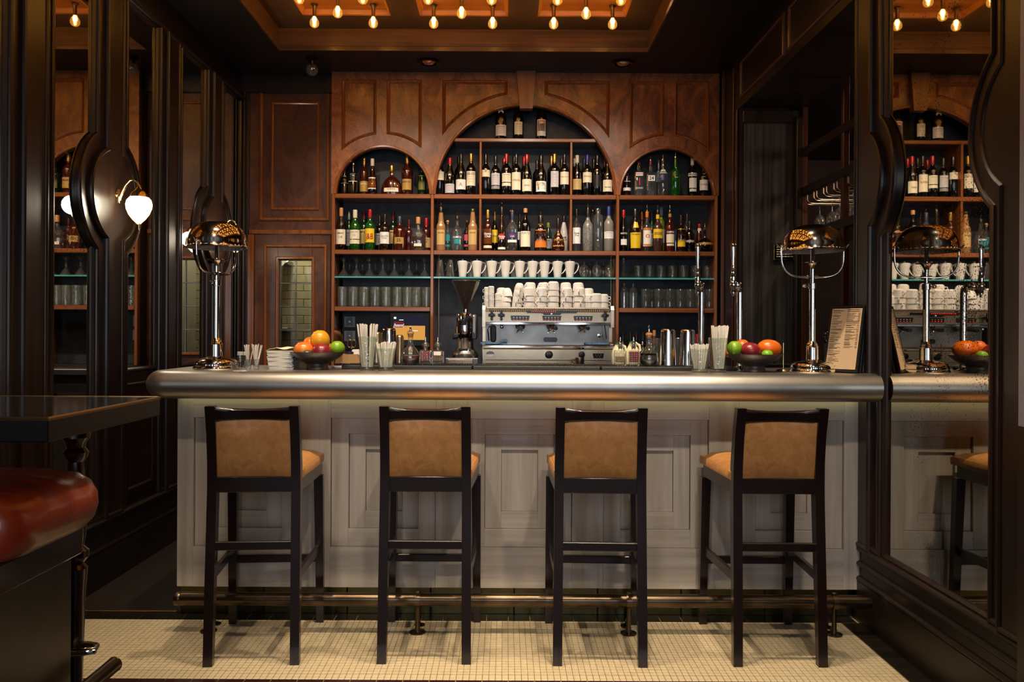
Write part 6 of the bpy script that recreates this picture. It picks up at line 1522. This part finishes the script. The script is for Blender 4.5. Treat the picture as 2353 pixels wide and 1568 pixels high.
# ---- odds and ends by the till
t = thing('card_reader', 'small card payment terminal with pink and blue keys on the bar', 'card reader', (WX(820, 4.05, 835), 4.05, ZT + .018)); t.rotation_euler = (math.radians(-28), 0, 0)
MB().cbox(-.030, .030, -.012, .012, 0, .075, .005).build('body', 'white_plastic', t, smooth=False)
MB().box(-.022, .022, -.0135, -.012, .045, .068).build('screen', 'p_lilac', t, smooth=False)
for i in range(4):
    for j in range(3): MB().box(-.021 + j * .015, -.010 + j * .015, -.0135, -.012, .006 + i * .0095, .012 + i * .0095).build('key', 'p_purple' if (i + j) % 2 else 'p_teal', t, smooth=False)
tag(MB().prism([(-.065, 0), (.065, 0), (.045, .045), (-.045, .045)], -.05, .05).build('receipt_tray', 'kraft', None, (WX(803, 4.06, 845), 4.06, ZT + .019), smooth=False), 'tan sloping box on the mat behind the green apple', 'box')
tag(MB().lathe([(0, 0), (.020, 0), (.021, .004), (.021, .012), (0, .014)], 20).build('round_stamp_tin', 'p_navy', None, (WX(803, 4.04, 822), 4.04, ZT + .0645)), 'small round blue tin on top of the tan box', 'tin')
t = thing('menu_holder', 'clear acrylic card holder behind the fruit bowl by the window', 'holder', (WX(777, 3.92, 845), 3.92, ZT))
MB().cbox(-.022, .022, -.004, .004, .0, .185, .001).build('sleeve', 'acrylic', t, smooth=False); MB().cbox(-.028, .028, -.02, .02, 0, .01, .002).build('foot', 'p_lilac', t, smooth=False)
t = thing('scissors', 'scissors with brown looped handles standing in a dark pot', 'scissors', (WX(801, 4.02, 810), 4.10, ZT + .001))
m = MB()
for s in (-1, 1): m.tube([(s * .010 + .011 * math.cos(a), 0, .115 + .020 * math.sin(a)) for a in [i * PI / 8 for i in range(17)]], .0028, 8)
m.build('handle', 'brass_dark', t); MB().cbox(-.004, .004, -.001, .001, .03, .10, .0005).build('blade', 'steel', t)
tag(MB().lathe([(0, 0), (.020, 0), (.022, .09), (.020, .09), (.018, .004), (0, .004)], 18).build('pen_pot', 'black_plastic', None, (WX(801, 4.02, 810), 4.10, ZT)), 'dark pot holding the brown-handled scissors', 'pot')
# ---- near the second lamp
t = thing('receipt_spike', 'thin brass spike on a round base beside the lamp', 'spike', (WX(1800, 3.80, 845), 3.80, ZT))
MB().lathe([(0, 0), (.034, 0), (.035, .004), (.03, .010), (.004, .014), (0, .014)], 24).build('base', 'brass_dark', t); MB().tube([(0, 0, .012), (0, 0, .135)], .0022, 8).build('rod', 'brass', t)
for u, y, lab in ((1845, 3.96, 'low cream oval dish behind the lamp base, nearer the taps'), (1888, 3.97, 'low cream oval dish behind the lamp base, nearer the menus')):
    tag(MB().lathe([(0, .003), (.034, 0), (.044, .034), (.046, .036), (.043, .036), (.032, .006)], 24, sy=.8).build('side_dish', 'ceramic', None, (WX(u, y, 838), y, ZT)), lab, 'dish', 'cream dishes behind the lamp')
t = thing('julep_strainer_glass', 'cut glass holding a round coil bar strainer beside the menus', 'glass', (WX(1907, 3.90, 835), 3.90, ZT))
MB().lathe([(0, .004), (.020, .004), (.024, 0), (.028, .13), (.026, .13), (.018, .008)], 18).build('glass_body', 'cut_glass', t)
m = MB().sweep([(.036 * math.cos(a), .036 * math.sin(a)) for a in [i * PI / 14 for i in range(28)]], True, [(-.002, -.002), (.002, -.002), (.002, .002), (-.002, .002), (-.002, -.002)], lambda a, b, h: (a, h - .01, .165 + b))
m.tube([(.030 * math.cos(i * .35), -.01 + .004 * math.cos(i * 1.6), .165 + .030 * math.sin(i * .35)) for i in range(36)], .0016, 5)
m.build('strainer', 'chrome_warm', t)
MB().tube([(.012, 0, .12), (.018, 0, .235)], .002, 6).lathe([(0, 0), (.014, .001), (.014, .004), (0, .004)], 14, (.018, 0, .235)).build('bar_spoon', 'steel', t)
# leaning menus
def menu(i, x, y, lean, yaw, lab, page):
    t = thing('menu_board', lab, 'menu', (x, y, ZT + .003), group='menus leaning on the mirror frame')
    t.rotation_euler = (math.radians(-12 + 1.5 * i), 0, math.radians(-54 + 2 * i))
    MB().cbox(-.086, .086, 0, .010, 0, .315, .002).build('board', 'black_plastic', t, smooth=False)
    MB().sweep([(-.084, .002), (.084, .002), (.084, .313), (-.084, .313)], True, [(0, -.0005), (0, .003), (.006, .003), (.008, 0)], lambda a, b, h: (a, -h, b)).build('frame', 'black_matte', t, ang=25)
    if page:
        p_ = MB().box(-.074, .074, -.0014, -.0004, .014, .300).build('page', 'paper_page', t, smooth=False)
        m = MB(); rnd = random.Random(9)
        for c0, c1 in ((-.070, -.008), (.004, .070)):
            z = .292
            while z > (.02 if c0 < 0 else .11):
                head = rnd.random() < .22
                wd = rnd.uniform(.35, .95) * (c1 - c0)
                m.box(c0, c0 + wd, -.0022, -.0016, z, z + (.0026 if head else .0014))
                if c0 > 0: m.box(c1 - .012, c1 - .002, -.0022, -.0016, z, z + .0014)
                z -= .0048 if not head else .008
        m.box(-.070, -.066, -.0022, -.0016, .297, .303)
        m.build('print_line', 'p_brown', p_, smooth=False)
    return t
mat('paper_page', 'efcda2', .6)
for i_, lab_ in enumerate(('front menu leaning on the mirror frame, its tan printed page showing', 'black menu directly behind the tan printed one', 'third black menu, closest to the mirror pillar')):
    menu(i_, 1.540 + .017 * i_, 3.70 + .012 * i_, 0, 0, lab_, i_ == 0)
# ================================================================ SCONCES
def sconce(Y, zb, lab):
    t = thing('wall_sconce', lab, 'wall lamp', (XL + .040, Y, zb))
    MB().lathe([(0, 0), (.020, 0), (.020, .004), (.010, .010)], 16, axis='X').cbox(0, .018, -.011, .011, -.05, .03, .004).build('wall_plate', 'brass', t)
    pts = [(.01, 0, -.03), (.025, 0, .01), (.045, 0, .05), (.07, 0, .078), (.095, 0, .080), (.112, 0, .062), (.118, 0, .045)]
    MB().tube(pts, [.010, .009, .008, .007, .006, .005, .005], 12).build('arm', 'brass', t)
    S0 = .118
    cap = MB().lathe([(0, .052), (.007, .050), (.009, .042), (.014, .036), (.016, .030), (.030, .020), (.042, .004), (.046, -.012), (.047, -.016)], 24, (S0, 0, 0)).build('shade_cap', 'brass', t)
    MB().lathe([(.046, -.014), (.060, -.030), (.066, -.052), (.064, -.075), (.052, -.105), (.034, -.130), (.014, -.150), (0, -.156)], 28, (S0, 0, 0)).build('glass_shade', 'sconce_glow', t)
    m = MB()
    for i in range(6):
        a = i * PI / 3 + .2; c, s = math.cos(a), math.sin(a)
        m.tube([(S0 + c * r, s * r, z) for r, z in ((.047, -.012), (.0625, -.030), (.068, -.052), (.066, -.075), (.053, -.107), (.034, -.133), (.006, -.160))], .0012, 5)
    m.lathe([(0, -.155), (.006, -.158), (.004, -.172), (.003, -.19), (0, -.192)], 10, (S0, 0, 0)); m.build('cage_wire', 'brass', t)
    light('POINT', 'sconce_light', (S0 + .0, -.085, -.07), 5.0, (1, .84, .62), parent=t, shadow_soft_size=.05)
sconce(4.31, 2.065, 'lit teardrop glass sconce on the rounded pillar between two mirrors, near the high table')
sconce(5.86, 2.065, 'lit teardrop glass sconce partly hidden behind the bar lamp')
# ================================================================ HIGH TABLE AND RED STOOL
tb = thing('high_table', 'dark high table with brass-edged top at the frame corner', 'table', (-1.45, 2.25, 0))
TX0, TX1, TY0, TY1 = -.55, .345, -.30, .335
mat('table_black', '0c0a09', .45, spec=.3); mat('table_gloss', '17120e', .12, coat=.6); mat('mahogany', '2a0c08', .22, coat=.6)
MB().cbox(TX0, TX1, TY0, TY1, 1.066, 1.1225, .003).build('table_edge', 'table_black', tb, smooth=False)
MB().cbox(TX0 + .004, TX1 - .006, TY0 + .006, TY1 - .004, 1.1215, 1.126, .001).build('table_top', 'table_gloss', tb, smooth=False)
MB().sweep([(TX0, TY0), (TX1, TY0), (TX1, TY1), (TX0, TY1)], True, [(-.001, 1.118), (-.002, 1.124), (.002, 1.1275), (.008, 1.1265)], lambda a, b, h: (a, b, h)).build('brass_edging', 'brass_dark', tb)
tl_prof = [(.018, .02), (.020, .06), (.026, .075), (.030, .09), (.026, .105), (.021, .12), (.024, .30), (.030, .52), (.036, .60), (.024, .615), (.040, .635), (.040, .655), (.024, .67), (.030, .70), (.034, .76), (.030, .84), (.022, .93), (.034, .945), (.038, .96), (.026, .975), (.030, .99), (.042, 1.005), (.042, 1.02), (.030, 1.03), (.030, 1.066)]
for x, y in ((.12, .25), (-.45, .25)):
    MB().lathe([(0, .0)] + [(.016, 0)] + tl_prof, 24, (x, y, 0)).build('leg', 'mahogany', tb)
MB().cbox(-.54, -.31, -.28, -.22, .0, 1.066, .004).build('leg_panel', 'table_black', tb, smooth=False)
m = MB().tube([(-.45, .25, .36), (.10, .25, .36), (.16, .25, .36), (.19, .24, .36), (.20, .21, .36), (.17, .195, .36), (.13, .195, .36)], .012, 12); m.build('foot_loop', 'chrome', tb)
# red leather stool
rs = thing('red_stool', 'high stool with bulging orange-red leather cushion under the dark table', 'stool', (-1.42, 2.10, 0))
# extruded rounded cushion running away from the camera
prof = [(-.30, .775), (.21, .775), (.248, .787), (.274, .815), (.284, .85), (.280, .885), (.262, .916), (.225, .937), (.14, .948), (-.30, .950)]
vs, fs = [], []; ny = 14; npf = len(prof)
for j in range(ny + 1):
    t_ = j / ny; y = -.22 + .44 * t_; sc_ = 1 - .16 * abs(2 * t_ - 1) ** 7
    for a, b in prof: vs.append((a * (1 if a < 0 else sc_) , y, .863 + (b - .863) * (sc_ ** .7) + .004 * math.sin(j * 1.7) * (1 if b > .86 else 0)))
for j in range(ny):
    for k in range(npf): fs.append((j * npf + k, j * npf + (k + 1) % npf, (j + 1) * npf + (k + 1) % npf, (j + 1) * npf + k))
fs.append(tuple(range(npf))); fs.append(tuple(range(ny * npf, (ny + 1) * npf)))
MB().add(vs, fs).build('seat_cushion', 'red_leather', rs, ang=60)
MB().cbox(-.30, .215, -.20, .205, .70, .775, .004).build('seat_rail', 'mahogany', rs, smooth=False)
MB().cbox(-.30, .195, -.18, .185, .0, .70, .004).build('side_panel', 'dark_wood', rs, smooth=False)
t = MB().tube([(.0, -.65, .0), (.0, 0, .0)], .022, 18).lathe([(0, 0), (.022, 0), (.023, .003), (.015, .008), (0, .009)], 18, (0, 0, 0), axis='Y').build('brass_foot_rail', 'pipe_metal', None, (WX(262, 2.40, 1528), 2.40, WZ(1528, 2.40, 262)))
tag(t, 'thick bronze foot rail end under the dark high table', 'foot rail')
MB().lathe([(0, 0), (.022, 0), (.012, .01), (.010, .2)], 12).build('x', 'pipe_metal') if False else None
hz_ = WZ(1528, 2.40, 262)
MB().lathe([(0, 0), (.035, 0), (.035, .006), (.012, .012), (.010, hz_ - .02)], 16, (0, -.12, -hz_)).build('support_post', 'pipe_metal', t)
